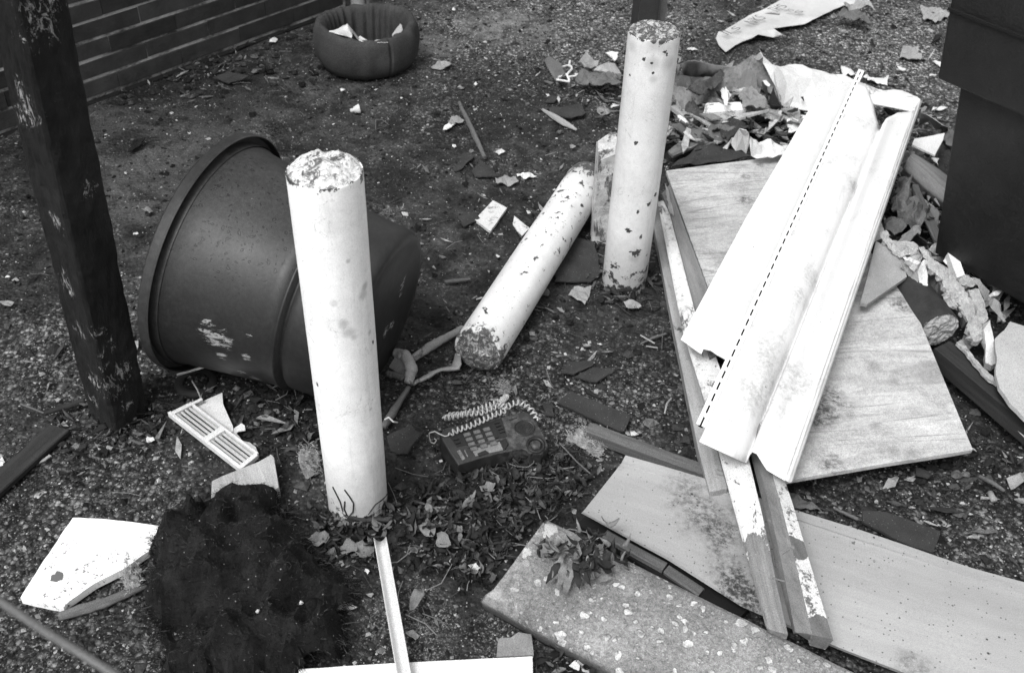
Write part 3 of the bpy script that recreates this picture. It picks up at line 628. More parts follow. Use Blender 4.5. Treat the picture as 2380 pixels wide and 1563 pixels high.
M['plywood'] = k.done(col, g2, .4, .002)
# white vinyl cladding
def vinyl(name, c, dirt=.5, spots=True):
    k = NT(name, .42, .4); col = k.map(k.noise(3, 5, .6), .3, .7, c*.95, c*1.03)
    d = k.op('MULTIPLY', k.map(k.noise(9, 8, .78, v=k.vec((.6, 1.2, 1)), dist=.6), .50, .72), k.grit(110)); col = k.mix(k.op('MULTIPLY', d, dirt), col, c*.35)
    sc = k.map(k.noise(55, 5, .75, v=k.vec((.2, 1, 1))), .64, .70); col = k.mix(k.op('MULTIPLY', sc, .22*dirt), col, c*.4)
    if spots: col = k.mix(k.map(k.noise(75, 4, .7), .70, .72), col, .06)
    for q, r, s_ in [(c4(720, 1330), .03, .5), (c8(230, 800), .05, .3), (c8(200, 1050), .07, .35), (c8(420, 1080), .05, .4), (c8(180, 1200), .06, .35), (c8(500, 380), .04, .4), (c8(420, 520), .04, .4), (c4(790, 1290), .035, .6)]:
        if dirt > .3: col = k.mix(k.op('MULTIPLY', k.op('MULTIPLY', k.near(P(q[0], q[1], .17), r*1.2, .9, .8, 26), k.grit(95)), s_*1.1), col, c*.28)
    for q, r in [(g3(897, 900), .0055), (g3(1205, 840), .004), (c8(600, 268), .0055), (c8(740, 255), .004), (c8(465, 605), .003), (g3(965, 1490), .003)]: col = k.mix(k.map(k.near(P(q[0], q[1], .17), r, .3, 1.6, 90), .4, .6), col, .03)
    return k.done(col, k.noise(25, 4), .08, .002, grain=.05)
M['vinyl'] = vinyl("white_cladding", .70, .75); M['vinyl_clean'] = vinyl("clean_white_cladding", .79, .25)
k = NT("pale_soffit_metal", .45, .4); col = k.map(k.noise(3.2, 6, .65, v=k.vec((.5, 1, 1))), .3, .7, .32, .46)
col = k.op('MULTIPLY', col, k.map(k.noise(60, 5, .7, v=k.vec((.05, 1, 1))), .3, .7, .93, 1.06))
dd = k.vor(46); dc = k.vor(46, out='Color'); col = k.mix(k.op('MULTIPLY', k.map(dd, k.op('MULTIPLY', dc, .20), k.op('MULTIPLY', dc, .13)), k.map(k.noise(4), .42, .5)), col, .05)
dd = k.vor(120); dc = k.vor(120, out='Color'); col = k.mix(k.op('MULTIPLY', k.map(dd, .22, .14), k.map(dc, .70, .74)), col, .08)
for q, r, s_ in [(b3(1450, 500), .07, .55), (b3(1560, 620), .05, .6), (b3(1330, 300), .05, .45), (b3(1640, 960), .04, .95), (b3(1720, 1060), .045, .95), (b3(1600, 820), .05, .4), (b4(1200, 1500), .04, .4), (b3(860, 130), .02, .3)]:
    col = k.mix(k.op('MULTIPLY', k.op('MULTIPLY', k.near(P(q[0], q[1], .04), r*1.1, .8, .9, 30), k.grit(90)), s_*1.2), col, .04)
M['soffit'] = k.done(col, k.noise(20, 5), .12, .002, grain=.1)
M['white_board'] = plain("white_board", .74, .84, sc=6, rough=.6, stain=.12, st=(.66, .69), ssc=26)
M['paper'] = plain("white_paper", .55, .78, rough=.8, isl=.15, stain=.2, st=(.66, .7), ssc=40)
M['paper_grey'] = plain("grey_paper", .22, .36, rough=.9, stain=.08, st=(.6, .68), ssc=18)
M['plaster'] = plain("broken_plaster", .42, .62, sc=20, rough=.95, bs=.8, bsc=60, stain=.22, st=(.6, .66), ssc=30)
M['plaster_face'] = plain("grey_plaster_face", .24, .36, sc=10, rough=.8, stain=.12, st=(.66, .72), ssc=16)
M['felt'] = plain("tar_felt", .05, .085, sc=20, rough=.95, bs=.8, bsc=160, dots=.2, dsc=220, dth=.3)
M['felt_mid'] = plain("grey_felt", .10, .18, sc=12, rough=.95, bs=.7, bsc=120, stain=.04, st=(.58, .64), ssc=14)
M['felt_light'] = plain("light_grey_felt", .20, .30, sc=8, rough=.9, bs=.5, stain=.09, st=(.62, .7))
M['slate'] = plain("dark_shingle", .028, .05, sc=16, rough=.85, bs=.7, bsc=160, dots=.16, dsc=170, dth=.2)
M['tile'] = plain("grey_tile", .20, .27, sc=30, rough=.8, bs=.4)
M['fluff'] = plain("fibre_fluff", .16, .42, sc=30, rough=1, isl=.4, bs=.8, bsc=120)
M['char'] = plain("black_matted_wool", .002, .022, sc=16, rough=1, bs=1, bsc=90, bd=.008, dots=.34, dsc=85, dth=.13)
M['cloth'] = plain("grubby_cloth", .26, .42, sc=16, rough=.95, stain=.12, st=(.56, .66), ssc=30)
# ------------------------------------------------ plywood sheet, timbers and the pale metal sheet
sheet("plywood_sheet", [(1548, 397, .085), (1750, 371, .09), (1985, 338, .10), (2095, 640, .10), (2262, 1043, .075), (2050, 1078, .075), (1800, 1121, .075), (1640, 652, .08)], M['plywood'], res=.05, thick=.012, amp=.003, freq=3, yaw=R_(10), lab="large weathered plywood sheet lying under the white cladding strips, grain stained", cat="plywood sheet", bevel=.001)
beam("ply_batten", (1575, 1010), (1790, 1180), .001, .001, M['void'], z0=.01, n=3, rag=0, lab="x", cat="x") if False else None
ruled("timber_board", [[(1478, 400, .045), (1517, 514, .045), (1571, 790, .045), (1623, 1046, .045), (1649, 1143, .045)], [(1512, 400, .05), (1545, 514, .05), (1607, 775, .05), (1655, 1000, .05), (1692, 1134, .05)]], M['plank_pale'], n=40, sub=3, thick=.04, wob=.002, lab="long stained pale board lying lowest on the left side of the plywood, ending square", cat="timber", bevel=.002)
K1 = [[(1528, 470, .085), (1586, 770, .088), (1638, 935, .088), (1668, 1047, .088), (1704, 1179, .085), (1779, 1456, .075)],
      [(1536, 466, .094), (1592, 768, .094), (1646, 932, .094), (1676, 1046, .094), (1712, 1178, .093), (1786, 1461, .082)],
      [(1562, 468, .094), (1640, 764, .096), (1700, 925, .096), (1735, 1040, .096), (1768, 1176, .096), (1832, 1474, .082)]]
k = NT("half_painted_timber", .75, .2); gr = k.noise(60, 6, .7, v=k.vec((.06, 1, 1)), dist=.3); bare = k.op('MULTIPLY', k.map(gr, .3, .7, .12, .30), k.map(k.noise(5), .3, .7, .8, 1.2))
crk = k.map(k.noise(30, 5, .8, v=k.vec((.03, 1, 1))), .64, .67); bare = k.mix(crk, bare, .03)
pm = k.map(k.op('ADD', k.noise(16, 8, .8, v=k.vec((.5, 1, 1)), dist=.4), k.op('MULTIPLY', k.near(P(1770, 1420, .085), .16, .8, .8, 22), -.35)), .40, .43); pm = k.op('MULTIPLY', pm, k.map(k.noise(80, 6, .75), .64, .60)); pm = k.op('MULTIPLY', pm, k.map(crk, .2, .6, 1, 0))
pw = k.mix(k.map(k.noise(12, 7, .75), .56, .68), k.map(k.noise(30, 6), .3, .7, .66, .82), .28)
mk1 = k.done(k.mix(pm, bare, pw), k.op('ADD', k.op('ADD', gr, pm), k.op('MULTIPLY', crk, -2)), .8, .0025)
ruled("timber_board", K1, mk1, n=60, sub=2, thick=.035, wob=.0016, lab="long splintered timber with peeling white paint, its lower end at the kerb", cat="timber", grp="white painted timbers under the cladding", bevel=.0015)
ruled("timber_board", [[(1538, 450, .105), (1557, 490, .105), (1616, 715, .105), (1650, 830, .105)], [(1556, 430, .108), (1571, 471, .108), (1644, 667, .108), (1700, 800, .108)]], M['plank_shaded'], n=30, sub=2, thick=.014, wob=.002, lab="smooth grey board lying along the plywood's left edge, between it and the white timber", cat="timber", bevel=.001)
sheet("wood_splinter", [(1545, 425, .12), (1553, 440, .12), (1566, 500, .113), (1556, 492, .113)], M['plank_pale'], res=.01, rag=.003, thick=.004, lab="ragged pale splinter lifting at the top corner of the plywood", cat="splinter")
# rounded moulding with its end near the kerb
k = NT("moulding_bare", .7, .25); gr = k.noise(50, 6, .7, v=k.vec((.06, 1, 1))); mo_d = k.done(k.mix(k.map(k.noise(26, 8, .8), .62, .68), k.map(gr, .3, .7, .14, .25), .5), gr, .4, .001)
k = NT("moulding_paint", .6, .3); gr = k.noise(50, 6, .7, v=k.vec((.06, 1, 1))); wt = k.map(k.noise(44, 8, .8, dist=.4), .57, .53)
wt = k.op('MULTIPLY', wt, k.map(k.near(P(*b4(400, 715), .11), .030, .3, .5, 30), .4, .5, 1, 0)); wt = k.op('MULTIPLY', wt, k.map(k.near(P(*b4(560, 1300), .10), .036, .3, .6, 30), .4, .5, 1, 0)); wt = k.op('MULTIPLY', wt, k.map(k.near(P(*b4(620, 1290), .10), .036, .3, .6, 30), .4, .5, 1, 0)); wt = k.op('MULTIPLY', wt, k.map(k.near(P(*b4(430, 1280), .10), .036, .3, .6, 30), .4, .5, 1, 0))
mo_w = k.done(k.mix(wt, k.map(gr, .3, .7, .11, .2), k.map(k.noise(30, 6), .3, .7, .68, .82)), k.op('ADD', gr, wt), .5, .0012)
ruled("timber_board", [[(1844, 1472, .070), (1808, 1330, .075), (1776, 1180, .08), (1742, 1045, .085), (1722, 960, .085)], [(1848, 1468, .088), (1820, 1322, .095), (1787, 1172, .10), (1754, 1042, .105), (1734, 957, .105)], [(1878, 1472, .103), (1845, 1322, .11), (1808, 1170, .118), (1772, 1044, .122), (1752, 960, .12)], [(1888, 1474, .106), (1853, 1322, .114), (1815, 1170, .120), (1779, 1044, .124), (1759, 960, .122)], [(1937, 1486, .098), (1887, 1322, .105), (1842, 1168, .108), (1800, 1044, .11), (1780, 960, .11)]], [mo_d, mo_w], n=60, sub=4, thick=.032, wob=.001, rowmat=[0, 0, 0, 1], smooth=False, lab="heavy rounded moulding, dark left side and white painted right, square end above the kerb", cat="timber", grp="white painted timbers under the cladding", bevel=.001, yaw=R_(113))
sheet("wood_underside", [(1840, 1468, .06), (1936, 1486, .06), (1938, 1500, .05), (1850, 1480, .05)], M['void'], res=.03, thick=.01, lab="dark packing piece under the square end of the rounded moulding", cat="packing piece") if False else None
for (q, z, dx, ln) in [(b3(1716, 770), .10, -1, .02), (b4(320, 745), .16, 1, .018), (b4(285, 935), .13, -1, .018)]:
    p = P(q[0], q[1], z); g = G(); g.tube([p, p + Vector((-.012*dx if dx < 0 else .006, -.004, .012))], [.0016, .0016], n=7); g.tube([p + Vector((-.012*dx if dx < 0 else .006, -.004, .012)), p + Vector((-.0125*dx if dx < 0 else .0064, -.0042, .0135))], .0034, n=8)
for (q, z, v_, lab) in [(b3(1738, 768), .088, (-.024, -.004, .004), "nail sticking out of the left edge of the splintered white timber"), (b4(322, 745), .150, (.008, -.006, .022), "bent nail standing on the rounded moulding at mid length"), (b4(300, 935), .115, (-.02, -.002, .010), "small nail poking from the lower part of the rounded moulding")]:
    p = P(q[0], q[1], z); v_ = Vector(v_); g = G(); g.tube([p - v_*.3, p + v_], .0015, n=7); g.tube([p + v_, p + v_*1.08], .0036, n=8); g.obj("nail", plain("nail_steel", .2, .3, rough=.5), lab=lab, cat="nail", grp="nails in the timbers")
SO_T = [(1454, 1057, .035), (1632, 1109, .035), (1830, 1179, .035), (1998, 1230, .035), (2251, 1316, .035), (2380, 1352, .035), (2560, 1412, .035)]
SO_F = [(1446, 1072, .036), (1622, 1126, .036), (1838, 1200, .036), (1990, 1250, .036), (2093, 1282, .036), (2380, 1378, .036), (2560, 1440, .036)]
SO_G = [(1444, 1076, .031), (1620, 1130, .031), (1838, 1204, .031), (1990, 1254, .031), (2091, 1286, .031), (2378, 1383, .031), (2558, 1445, .031)]
SO_H = [(1362, 1180, .052), (1553, 1286, .050), (1735, 1388, .045), (1945, 1485, .034), (2100, 1545, .03), (2320, 1640, .03), (2440, 1690, .03)]
SO_B = [(1351, 1192, .05), (1550, 1299, .046), (1722, 1408, .040), (1937, 1503, .026), (2090, 1563, .02), (2300, 1655, .018), (2420, 1705, .018)]
SO_I = [(1354, 1189, .056), (1552, 1294, .052), (1727, 1402, .046), (1939, 1499, .034), (2092, 1558, .028), (2302, 1650, .026), (2422, 1700, .026)]
ruled("soffit_sheet", [SO_T, SO_F, SO_G, SO_H, SO_I, SO_B], M['soffit'], n=90, sub=4, thick=.0016, wob=.0014, freq=4, lab="long pale grey metal sheet with folded edges and dark specks, lying under the crossed timbers", cat="metal sheet", yaw=R_(-20))
for (aa, bb, hh, ww, mm, lb) in [(b3(770, 610), b3(1180, 835), .026, .022, 'plank_mid', "short dull ribbed rail tucked under the front lip of the grey metal sheet, upper piece"), (b3(1190, 850), b3(1430, 1010), .022, .022, 'plank_mid', "short dull rail under the grey metal sheet's lip, lower piece beside the kerb")]:
    beam("metal_rail", aa, bb, ww, .012, M[mm], z0=hh, n=12, rag=.002, lab=lb, cat="metal rail", grp="rails under the grey sheet")
beam("timber_board", b3(640, 500), b3(1700, 1180), .05, .02, M['void'], z0=.014, n=10, rag=.003, lab="black strip of wood in the shadow under the grey metal sheet's front lip", cat="timber")  # black strip added to paint the shade of the gap below the lip
# ------------------------------------------------ white cladding strips
def z_(b, t): return b, t
def rail(b, t, zb, zt, mid=None): return [(b[0], b[1], zb)] + ([(mid[0], mid[1], (zb+zt)/2)] if mid else []) + [(t[0], t[1], zt)]
tA = T("cladding_strip", P(1690, 700, .1), "narrower clean white vinyl cladding strip with one groove, tucked under the slotted one", "cladding strip", "white cladding strips")
ra = [rail((1582, 789), (1899, 223), .125, .20, (1734, 505)), rail((1605, 805), (1907, 229), .135, .212), rail((1627, 821), (1913, 235), .130, .205), rail((1630, 823), (1915, 236), .127, .203), rail((1633, 811), (1919, 232), .140, .217), rail((1652, 815), (1944, 222), .146, .222), rail((1668, 826), (1964, 208), .140, .216), rail((1690, 838), (1989, 193), .13, .206)]
ruled("panel", ra, M['vinyl_clean'], n=40, sub=2, thick=.0016, par=tA, smooth=False, wob=.0025, yaw=R_(65))
tB = T("cladding_strip", P(1850, 650, .1), "wide white vinyl cladding strip with a slotted hem and curved cut end, lying uppermost", "cladding strip", "white cladding strips")
rb = [rail((1625, 1025), (1995, 190), .155, .235), rail((1663, 1042), (2013, 197), .158, .238), rail((1700, 1058), (2030, 243), .150, .229), rail((1722, 1068), (2040, 285), .130, .208), rail((1735, 1073), (2045, 302), .106, .186),
      rail((1742, 1054), (2047, 303), .158, .236), rail((1748, 1047), (2051, 288), .168, .244), rail((1760, 1052), (2060, 275), .172, .248), rail((1783, 1090), (2086, 263), .154, .235), rail((1808, 1106), (2106, 261), .150, .228), rail((1826, 1116), (2124, 258), .146, .224)]
ruled("panel", rb, M['vinyl'], n=60, sub=3, thick=.0016, par=tB, smooth=True, wob=.0035, yaw=R_(65))
ruled("edge_lock", [rail((1826, 1116), (2124, 258), .147, .225), rail((1832, 1119), (2130, 246), .156, .234), rail((1836, 1120), (2134, 238), .148, .226), rail((1840, 1118), (2140, 234), .158, .236), rail((1843, 1116), (2144, 233), .150, .228)], M['vinyl'], n=50, sub=1, thick=.0012, par=tB, yaw=R_(65))
# nailing hem with real slots
def hem():
    b0, b1 = P(1618, 983, .157), P(1639, 992, .157); t0, t1 = P(1996, 160, .238), P(2009, 165, .238)
    L = (t0-b0).length; n = int(L/.038); g = G(); V = []; F = []
    us = [0, .40, .60, 1]; vs = []
    for i in range(n): vs += [i/n, (i+.68)/n]
    vs.append(1.0)
    for v_ in vs:
        l, r = b0.lerp(t0, v_), b1.lerp(t1, v_)
        for u in us: V.append(l.lerp(r, u))
    for j in range(len(vs)-1):
        for i in range(3):
            if i == 1 and j % 2 == 0: continue
            F.append((j*4+i, j*4+i+1, (j+1)*4+i+1, (j+1)*4+i))
    mk("nailing_hem", V, F, M['vinyl_clean'], par=tB, solid=.0014, yaw=R_(65))
    V2 = [b0.lerp(b1, .25) - Vector((0, 0, .006)), b0.lerp(b1, .75) - Vector((0, 0, .006)), t0.lerp(t1, .75) - Vector((0, 0, .006)), t0.lerp(t1, .25) - Vector((0, 0, .006))]
    mk("slot_shade", V2, [(0, 1, 2, 3)], M['void'], par=tB)  # black strip below the slots, painted shade that keeps them dark
hem()
# ------------------------------------------------ concrete kerb stone
def kerb():
    k = NT("exposed_aggregate_concrete", .9, .2); w = k.wp
    col = k.op('MULTIPLY', k.map(k.noise(5, 8, .72), .34, .66, .15, .36), k.map(k.noise(150, 6, .88), .34, .66, .40, 1.6))
    ad = k.n('ShaderNodeVectorMath'); ad.operation = 'MULTIPLY_ADD'; nn_ = k.n('ShaderNodeTexNoise'); k.L(w, nn_.inputs['Vector']); nn_.inputs['Scale'].default_value = 38; nn_.inputs['Detail'].default_value = 4; k.L(nn_.outputs['Color'], ad.inputs[0]); ad.inputs[1].default_value = (.022, .022, .022); k.L(w, ad.inputs[2]); wv = ad.outputs[0]; dv = k.vor(50, v=wv); dcx = k.vor(50, out='Color', v=wv); dv = k.op('ADD', dv, k.op('MULTIPLY', k.op('SUBTRACT', k.noise(120, 3), .5), .35))
    zone = k.map(k.op('ADD', k.near(P(1700, 1500, .08), .42, .7, .4, 6), 0), .15, .5)
    siz = k.op('ADD', k.op('MULTIPLY', dcx, .42), .06); inn = k.map(dv, siz, k.op('SUBTRACT', siz, .07)); st_ = k.op('MULTIPLY', k.op('MULTIPLY', inn, zone), k.map(dcx, .38, .42))
    col = k.mix(st_, col, k.map(k.noise(50, 6, .8), .38, .62, .24, .85))
    col = k.mix(k.op('MULTIPLY', k.map(k.op('ABSOLUTE', k.op('SUBTRACT', dv, siz)), .0, .035, 1, 0), k.op('MULTIPLY', zone, .5)), col, .06)
    col = k.mix(k.op('MULTIPLY', k.map(k.noise(9, 8, .8, v=w), .54, .62), .6), col, .40)
    d2 = k.vor(150, v=wv); c2_ = k.vor(150, out='Color', v=wv); col = k.mix(k.op('MULTIPLY', k.op('MULTIPLY', k.map(d2, .34, .24), k.map(c2_, .70, .76)), k.map(zone, 0, 1, .45, 1)), col, .42)
    for q, r in [(b3(410, 560), .02), (b3(230, 720), .018), (b3(120, 830), .012), (b3(380, 600), .015)]: col = k.mix(k.map(k.near(P(q[0], q[1], .08), r, .5, .8, 60), .4, .6), col, .55)
    col = k.mix(k.op('MULTIPLY', k.map(k.pos(2), .055, .02), .8), col, .055)
    col = k.mix(k.map(k.noise(26, 7, .75), .67, .72), col, .06)
    m = k.done(col, k.op('ADD', st_, k.noise(110, 6, .75)), .7, .004, grain=.2)
    rails = [[(1262, 1240, .0), (1560, 1390, 0), (2000, 1600, 0), (2240, 1720, 0)],
        [(1268, 1208, .062), (1334, 1237, .066), (1553, 1350, .066), (1809, 1477, .066), (1987, 1563, .066), (2220, 1680, .066)],
        [(1262, 1214, .070), (1550, 1356, .073), (1985, 1570, .073), (2212, 1686, .073)],
        [(1148, 1368, .068), (1290, 1430, .068), (1500, 1545, .068), (1700, 1650, .068)],
        [(1128, 1382, .060), (1275, 1450, .060), (1480, 1560, .060), (1690, 1672, .060)],
        [(1116, 1396, .040), (1250, 1470, .040), (1450, 1575, .040), (1650, 1690, .040)],
        [(1120, 1412, .002), (1240, 1482, .0), (1400, 1572, 0), (1600, 1690, 0)]]
    o = ruled("kerb_stone", rails, m, n=110, sub=5, thick=.0, wob=.0018, freq=22, smooth=True, lab="broken concrete kerb stone with exposed pebbles in the bottom foreground", cat="kerb stone", yaw=R_(-28))
    # end cap of the stone
    me = o.data; bm = bmesh.new(); bm.from_mesh(me); ed = [e for e in bm.edges if e.is_boundary]
    vs = [v for v in bm.verts if v.is_boundary]
    bmesh.ops.holes_fill(bm, edges=ed, sides=0); bm.to_mesh(me); bm.free()
kerb()
# ------------------------------------------------ board offcuts, tiles, planks lying about
M['foam'] = plain("white_ceiling_tile", .82, .88, sc=5, rough=.9, stain=.14, st=(.63, .66), ssc=34, spec=.1)
k = NT("white_ceiling_board", .9, .1); col = k.map(k.noise(20), .3, .7, .80, .88); pit = k.noise(95, 6, .8)
zz = None
for q, r in [(b1(440, 720), .05), (b1(330, 850), .03), (b1(590, 870), .07), (b1(430, 1010), .07), (b1(350, 1070), .05), (b1(780, 780), .035), (b1(540, 950), .05)]:
    m_ = k.map(k.near(P(q[0], q[1], .02), r, .9, .5, 20), 0, 1, 0, .18); zz = m_ if zz is None else k.op('MAXIMUM', zz, m_)
col = k.mix(k.map(k.op('ADD', pit, zz), .70, .74), col, .14); col = k.mix(k.map(k.near(P(*b1(395, 910), .02), .013, .3, .8, 50), .4, .6), col, .12)
M['foam'] = k.done(col, pit, .4, .002, grain=.03)
sheet("ceiling_board", [b1(495, 508, .022), b1(740, 520, .022), b1(1075, 562, .022), b1(1010, 735, .022), b1(850, 850, .022), b1(640, 955, .022), b1(470, 1075, .022), b1(430, 1115, .022), b1(280, 1085, .022), b1(138, 1052, .022), b1(270, 840, .022)], M['foam'], res=.014, rag=.0016, thick=.017, lab="broken white ceiling board with black pitting, beside the dark matted wool", cat="ceiling board")
sheet("tile_piece", [b2(1712, 1345, .02), b2(1725, 1325, .02), b2(1800, 1320, .02), b2(1850, 1285, .022), b3(200, 1288, .022), b3(270, 1300, .02), b3(287, 1440, .02), b3(35, 1452, .02)], M['tile'], res=.02, rag=.001, thick=.008, lab="small plain grey tile piece touching the white board in the bottom foreground", cat="tile")
sheet("white_plank", [(694, 1553, .03), (913, 1539, .03), (1238, 1523, .03), (1240, 1640, .03), (690, 1700, .03)], M['white_board'], res=.04, thick=.018, rag=.0008, lab="white painted board crossing the bottom edge of the photo", cat="plank", bevel=.001)
def channel():
    g = G(); a0, a1 = P(869, 1249, .040), P(923, 1563, .055); e = (a1-a0); a1 = a1 + e*.25
    b0_, b1_ = P(897, 1246, .040), P(954.5, 1563, .055); b1_ = b1_ + (b1_-b0_)*.25
    k = NT("channel_plastic", .5, .35); y = k.pos(1); col = k.map(k.op('ABSOLUTE', y), .003, .010, .30, .74); col = k.op('MULTIPLY', col, k.map(k.noise(30, 6, v=k.vec((.1, 1, 1))), .3, .7, .85, 1.08)); m = k.done(k.map(k.noise(20, 6, v=k.vec((.1, 1, 1))), .3, .7, .58, .74), k.noise(60), .1, .001)
    rails = []
    for i in range(9):
        u = i/8; dz = -.013*math.sin(u*math.pi)
        rails.append([a0.lerp(b0_, u) + Vector((0, 0, dz)), a1.lerp(b1_, u) + Vector((0, 0, dz))])
    ruled("channel_strip", rails, m, n=20, thick=.0012, smooth=True, lab="white half-round plastic channel leading from the front bollard's foot to the bottom edge", cat="channel strip", yaw=math.atan2(e.y, e.x))
channel()
sheet("pine_offcut", [(492, 1117, .035), (514, 1106, .035), (600, 1072, .04), (630, 1055, .04), (637, 1062, .04), (648, 1132, .04), (560, 1170, .035), (490, 1176, .035)], M['pine'], res=.03, thick=.03, lab="short block of fresh pine half buried under the dark matted wool", cat="wood offcut", yaw=R_(112), bevel=.0015)
beam("plank", (-40, 1150), (136, 992), .055, .012, M['plank_dark'], z0=.014, n=14, rag=.006, lab="dark wet plank at the left edge left of the black post's foot", cat="plank")
beam("plank", (1372, 992), (1660, 1098), .032, .028, M['plank_mid'], z0=.03, n=16, rag=.006, lab="muddy narrow board running from beside the telephone to the pale board's end", cat="plank")
sheet("roof_shingle", [c7(450, 1232, .01), c7(535, 1158, .012), c7(950, 1320, .016), c7(905, 1430, .01), c7(870, 1428, .01)], M['slate'], res=.02, rag=.0015, thick=.006, lab="dark rectangular roof shingle lying behind the telephone, left of the plank", cat="roof shingle", grp="dark shingles on the ground")
sheet("roof_shingle", [b4(850, 460, .012), b4(1010, 470, .012), b4(1380, 600, .012), b4(1330, 745, .012), b4(1180, 700, .012), b4(850, 535, .01)], M['slate'], res=.02, rag=.003, thick=.006, lab="dark flat shingle with white specks just above the grey metal sheet at lower right", cat="roof shingle", grp="dark shingles on the ground")
for pts, lb in [([c7(430, 410, .012), c7(440, 200, .012), c7(560, 110, .016), c7(700, 140, .016), c7(745, 350, .012), c7(680, 412, .01)], "black felt patch lying between the two far bollards, under the fallen one"),
                ([c7(470, 1035, .01), c7(520, 960, .014), c7(700, 950, .012), c7(690, 985, .01), c7(560, 1045, .01)], "curled dark shingle piece on bare asphalt above the telephone, upper of two"),
                ([c7(560, 1060, .01), c7(700, 990, .012), c7(840, 1010, .012), c7(720, 1090, .01)], "curled dark shingle piece on bare asphalt above the telephone, lower of two"),
                ([c2(1420, 1165, .006), c2(1480, 1040, .008), c2(1560, 1060, .008), c2(1470, 1150, .006)], "dark scrap of felt left of the lone stick's lower end"),
                ([c2(1540, 1170, .007), c2(1600, 1090, .01), c2(1730, 1200, .008), c2(1560, 1205, .006)], "dark scrap of felt just under the lone stick's lower end"),
                ([g6(100, 800, .012), g6(330, 790, .02), g6(560, 740, .018), g6(600, 880, .014), g6(420, 940, .01), g6(180, 900, .01)], "curved dark felt flap left of the far bollard, above the pale splinter"),
                ([g6(40, 720, .01), g6(140, 640, .014), g6(280, 650, .012), g6(180, 720, .01)], "small black felt lump left of the curved felt flap"),
                ([c7(350, 1230, .008), c7(420, 1250, .01), c7(430, 1330, .008), c7(370, 1320, .008)], "little dark shingle corner touching the coiled cord's right end"),
                ([c2(1440, 1480, .01), c2(1560, 1440, .016), c2(1600, 1490, .012), c2(1490, 1545, .008)], "dark felt scrap left of the speckled white tile"),
                ([c1(1450, 525, .01), c1(1560, 490, .014), c1(1700, 520, .012), c1(1560, 570, .01)], "flat dark shingle lying near the foot of the brick wall"),
                ([c1(870, 1030, .006), c1(900, 960, .01), c1(990, 935, .01), c1(950, 1000, .008)], "dark leaf shaped patch of felt on the smooth pale ground near the wall"),
                ([b4(1210, 170, .02), b4(1330, 190, .02), b4(1300, 240, .02), b4(1215, 220, .02)], "dark wood chunk on the gravel below the plywood's right corner")]:
    sheet("felt_scrap", pts, M['slate'] if 'leaf' not in lb else M['char'], res=.012, rag=.004, fold=.003, freq=14, thick=.004, lab=lb, cat="felt scrap", grp="dark felt scraps")
k = NT("speckled_tile", .6, .3); cl = k.map(k.noise(28, 7, .7), .40, .46); M['speck_tile'] = k.done(k.mix(cl, .25, .68), k.noise(60), .3, .001)
sheet("broken_tile", [c2(1685, 1365, .012), c2(1780, 1415, .012), c2(1650, 1600, .012), (1140, 538, .012), c2(1560, 1495, .012)], M['speck_tile'], res=.015, rag=.001, thick=.008, lab="mottled white tile fragment lying left of the fallen bollard", cat="tile fragment")
sheet("broken_tile", [c2(1830, 1470, .01), c2(1940, 1560, .012), c6(1920, 60, .012), c6(1880, 100, .01), c6(1820, 20, .01)], M['speck_tile'], res=.01, rag=.002, thick=.004, lab="narrow mottled strip between the white tile fragment and the fallen bollard", cat="tile fragment")
# cloth strips, hoses and sticks near the tub
def strip(name, pts, r, m, lab, cat, grp=None, flat=1.0, sm=True, n=26):
    q = resample([P(*p) for p in pts], n); L = len(q)
    sd_ = random.random()*9; q = [p + Vector((nz((i*.5, 0, 0), 1, sd_), nz((0, i*.5, 0), 1, sd_), 0))*(r[0] if isinstance(r, (list, tuple)) else r)*.3 for i, p in enumerate(q)]
    rr = [np.interp(i/(L-1), np.linspace(0, 1, len(r)), r) for i in range(L)] if isinstance(r, (list, tuple)) else r
    g = G(); g.tube(q, [float(x) for x in rr] if isinstance(rr, list) else rr, n=9, flat=flat); d = q[-1]-q[0]
    return mk(name, g.V, g.F, m, lab=lab, cat=cat, grp=grp, smooth=sm, yaw=math.atan2(d.y, d.x))
strip("stick", [c2(1455, 700, .012), c2(1530, 860, .012), c2(1630, 1075, .012)], [.006, .008, .009, .006], M['plank_mid'], "lone weathered stick lying in the middle of the ground behind the front bollard", "stick", sm=False)
strip("stick", [c6(1355, 415, .008), c6(1440, 405, .01), c6(1530, 395, .008)], [.005, .006, .004], M['plank_mid'], "short broken twig stub between the tub and the fallen bollard", "stick")
strip("stick", [c7(1015, 835, .006), c7(1100, 795, .008), c7(1190, 765, .006)], [.002, .004, .003], M['plank_mid'], "dull twig of a crossed pair near the upright far bollard's right", "stick")
strip("stick", [c7(1015, 775, .012), c7(1112, 832, .012)], .0022, M['plank_pale'], "pale straight stick crossing over a dull twig right of the far bollard's foot", "stick")
strip("stick", [c7(1055, 850, .005), c7(1135, 862, .005)], .0018, M['plank_pale'], "thin pale sliver just below the crossed twigs", "stick")
strip("stick", [c7(1225, 1205, .01), c7(1195, 1240, .016), c7(1180, 1310, .01)], .0022, M['plank_pale'], "thin curved pale twig close to the stained board's left side", "stick")
strip("stick", [g6(20, 820, .012), g6(150, 900, .012), g6(330, 1010, .012), g6(490, 1100, .010)], [.004, .010, .011, .004], M['plank_pale'], "pale pointed splinter left of the far bollard, its tip toward the stub", "stick", flat=.5)
strip("stick", [c6(1480, 730, .012), c6(1330, 810, .014), c6(1230, 870, .014), c6(1140, 935, .012)], [.009, .010, .012, .009], M['cloth'], "stick wrapped in pale cloth, reaching from the fallen bollard toward the tub", "stick", flat=.8)
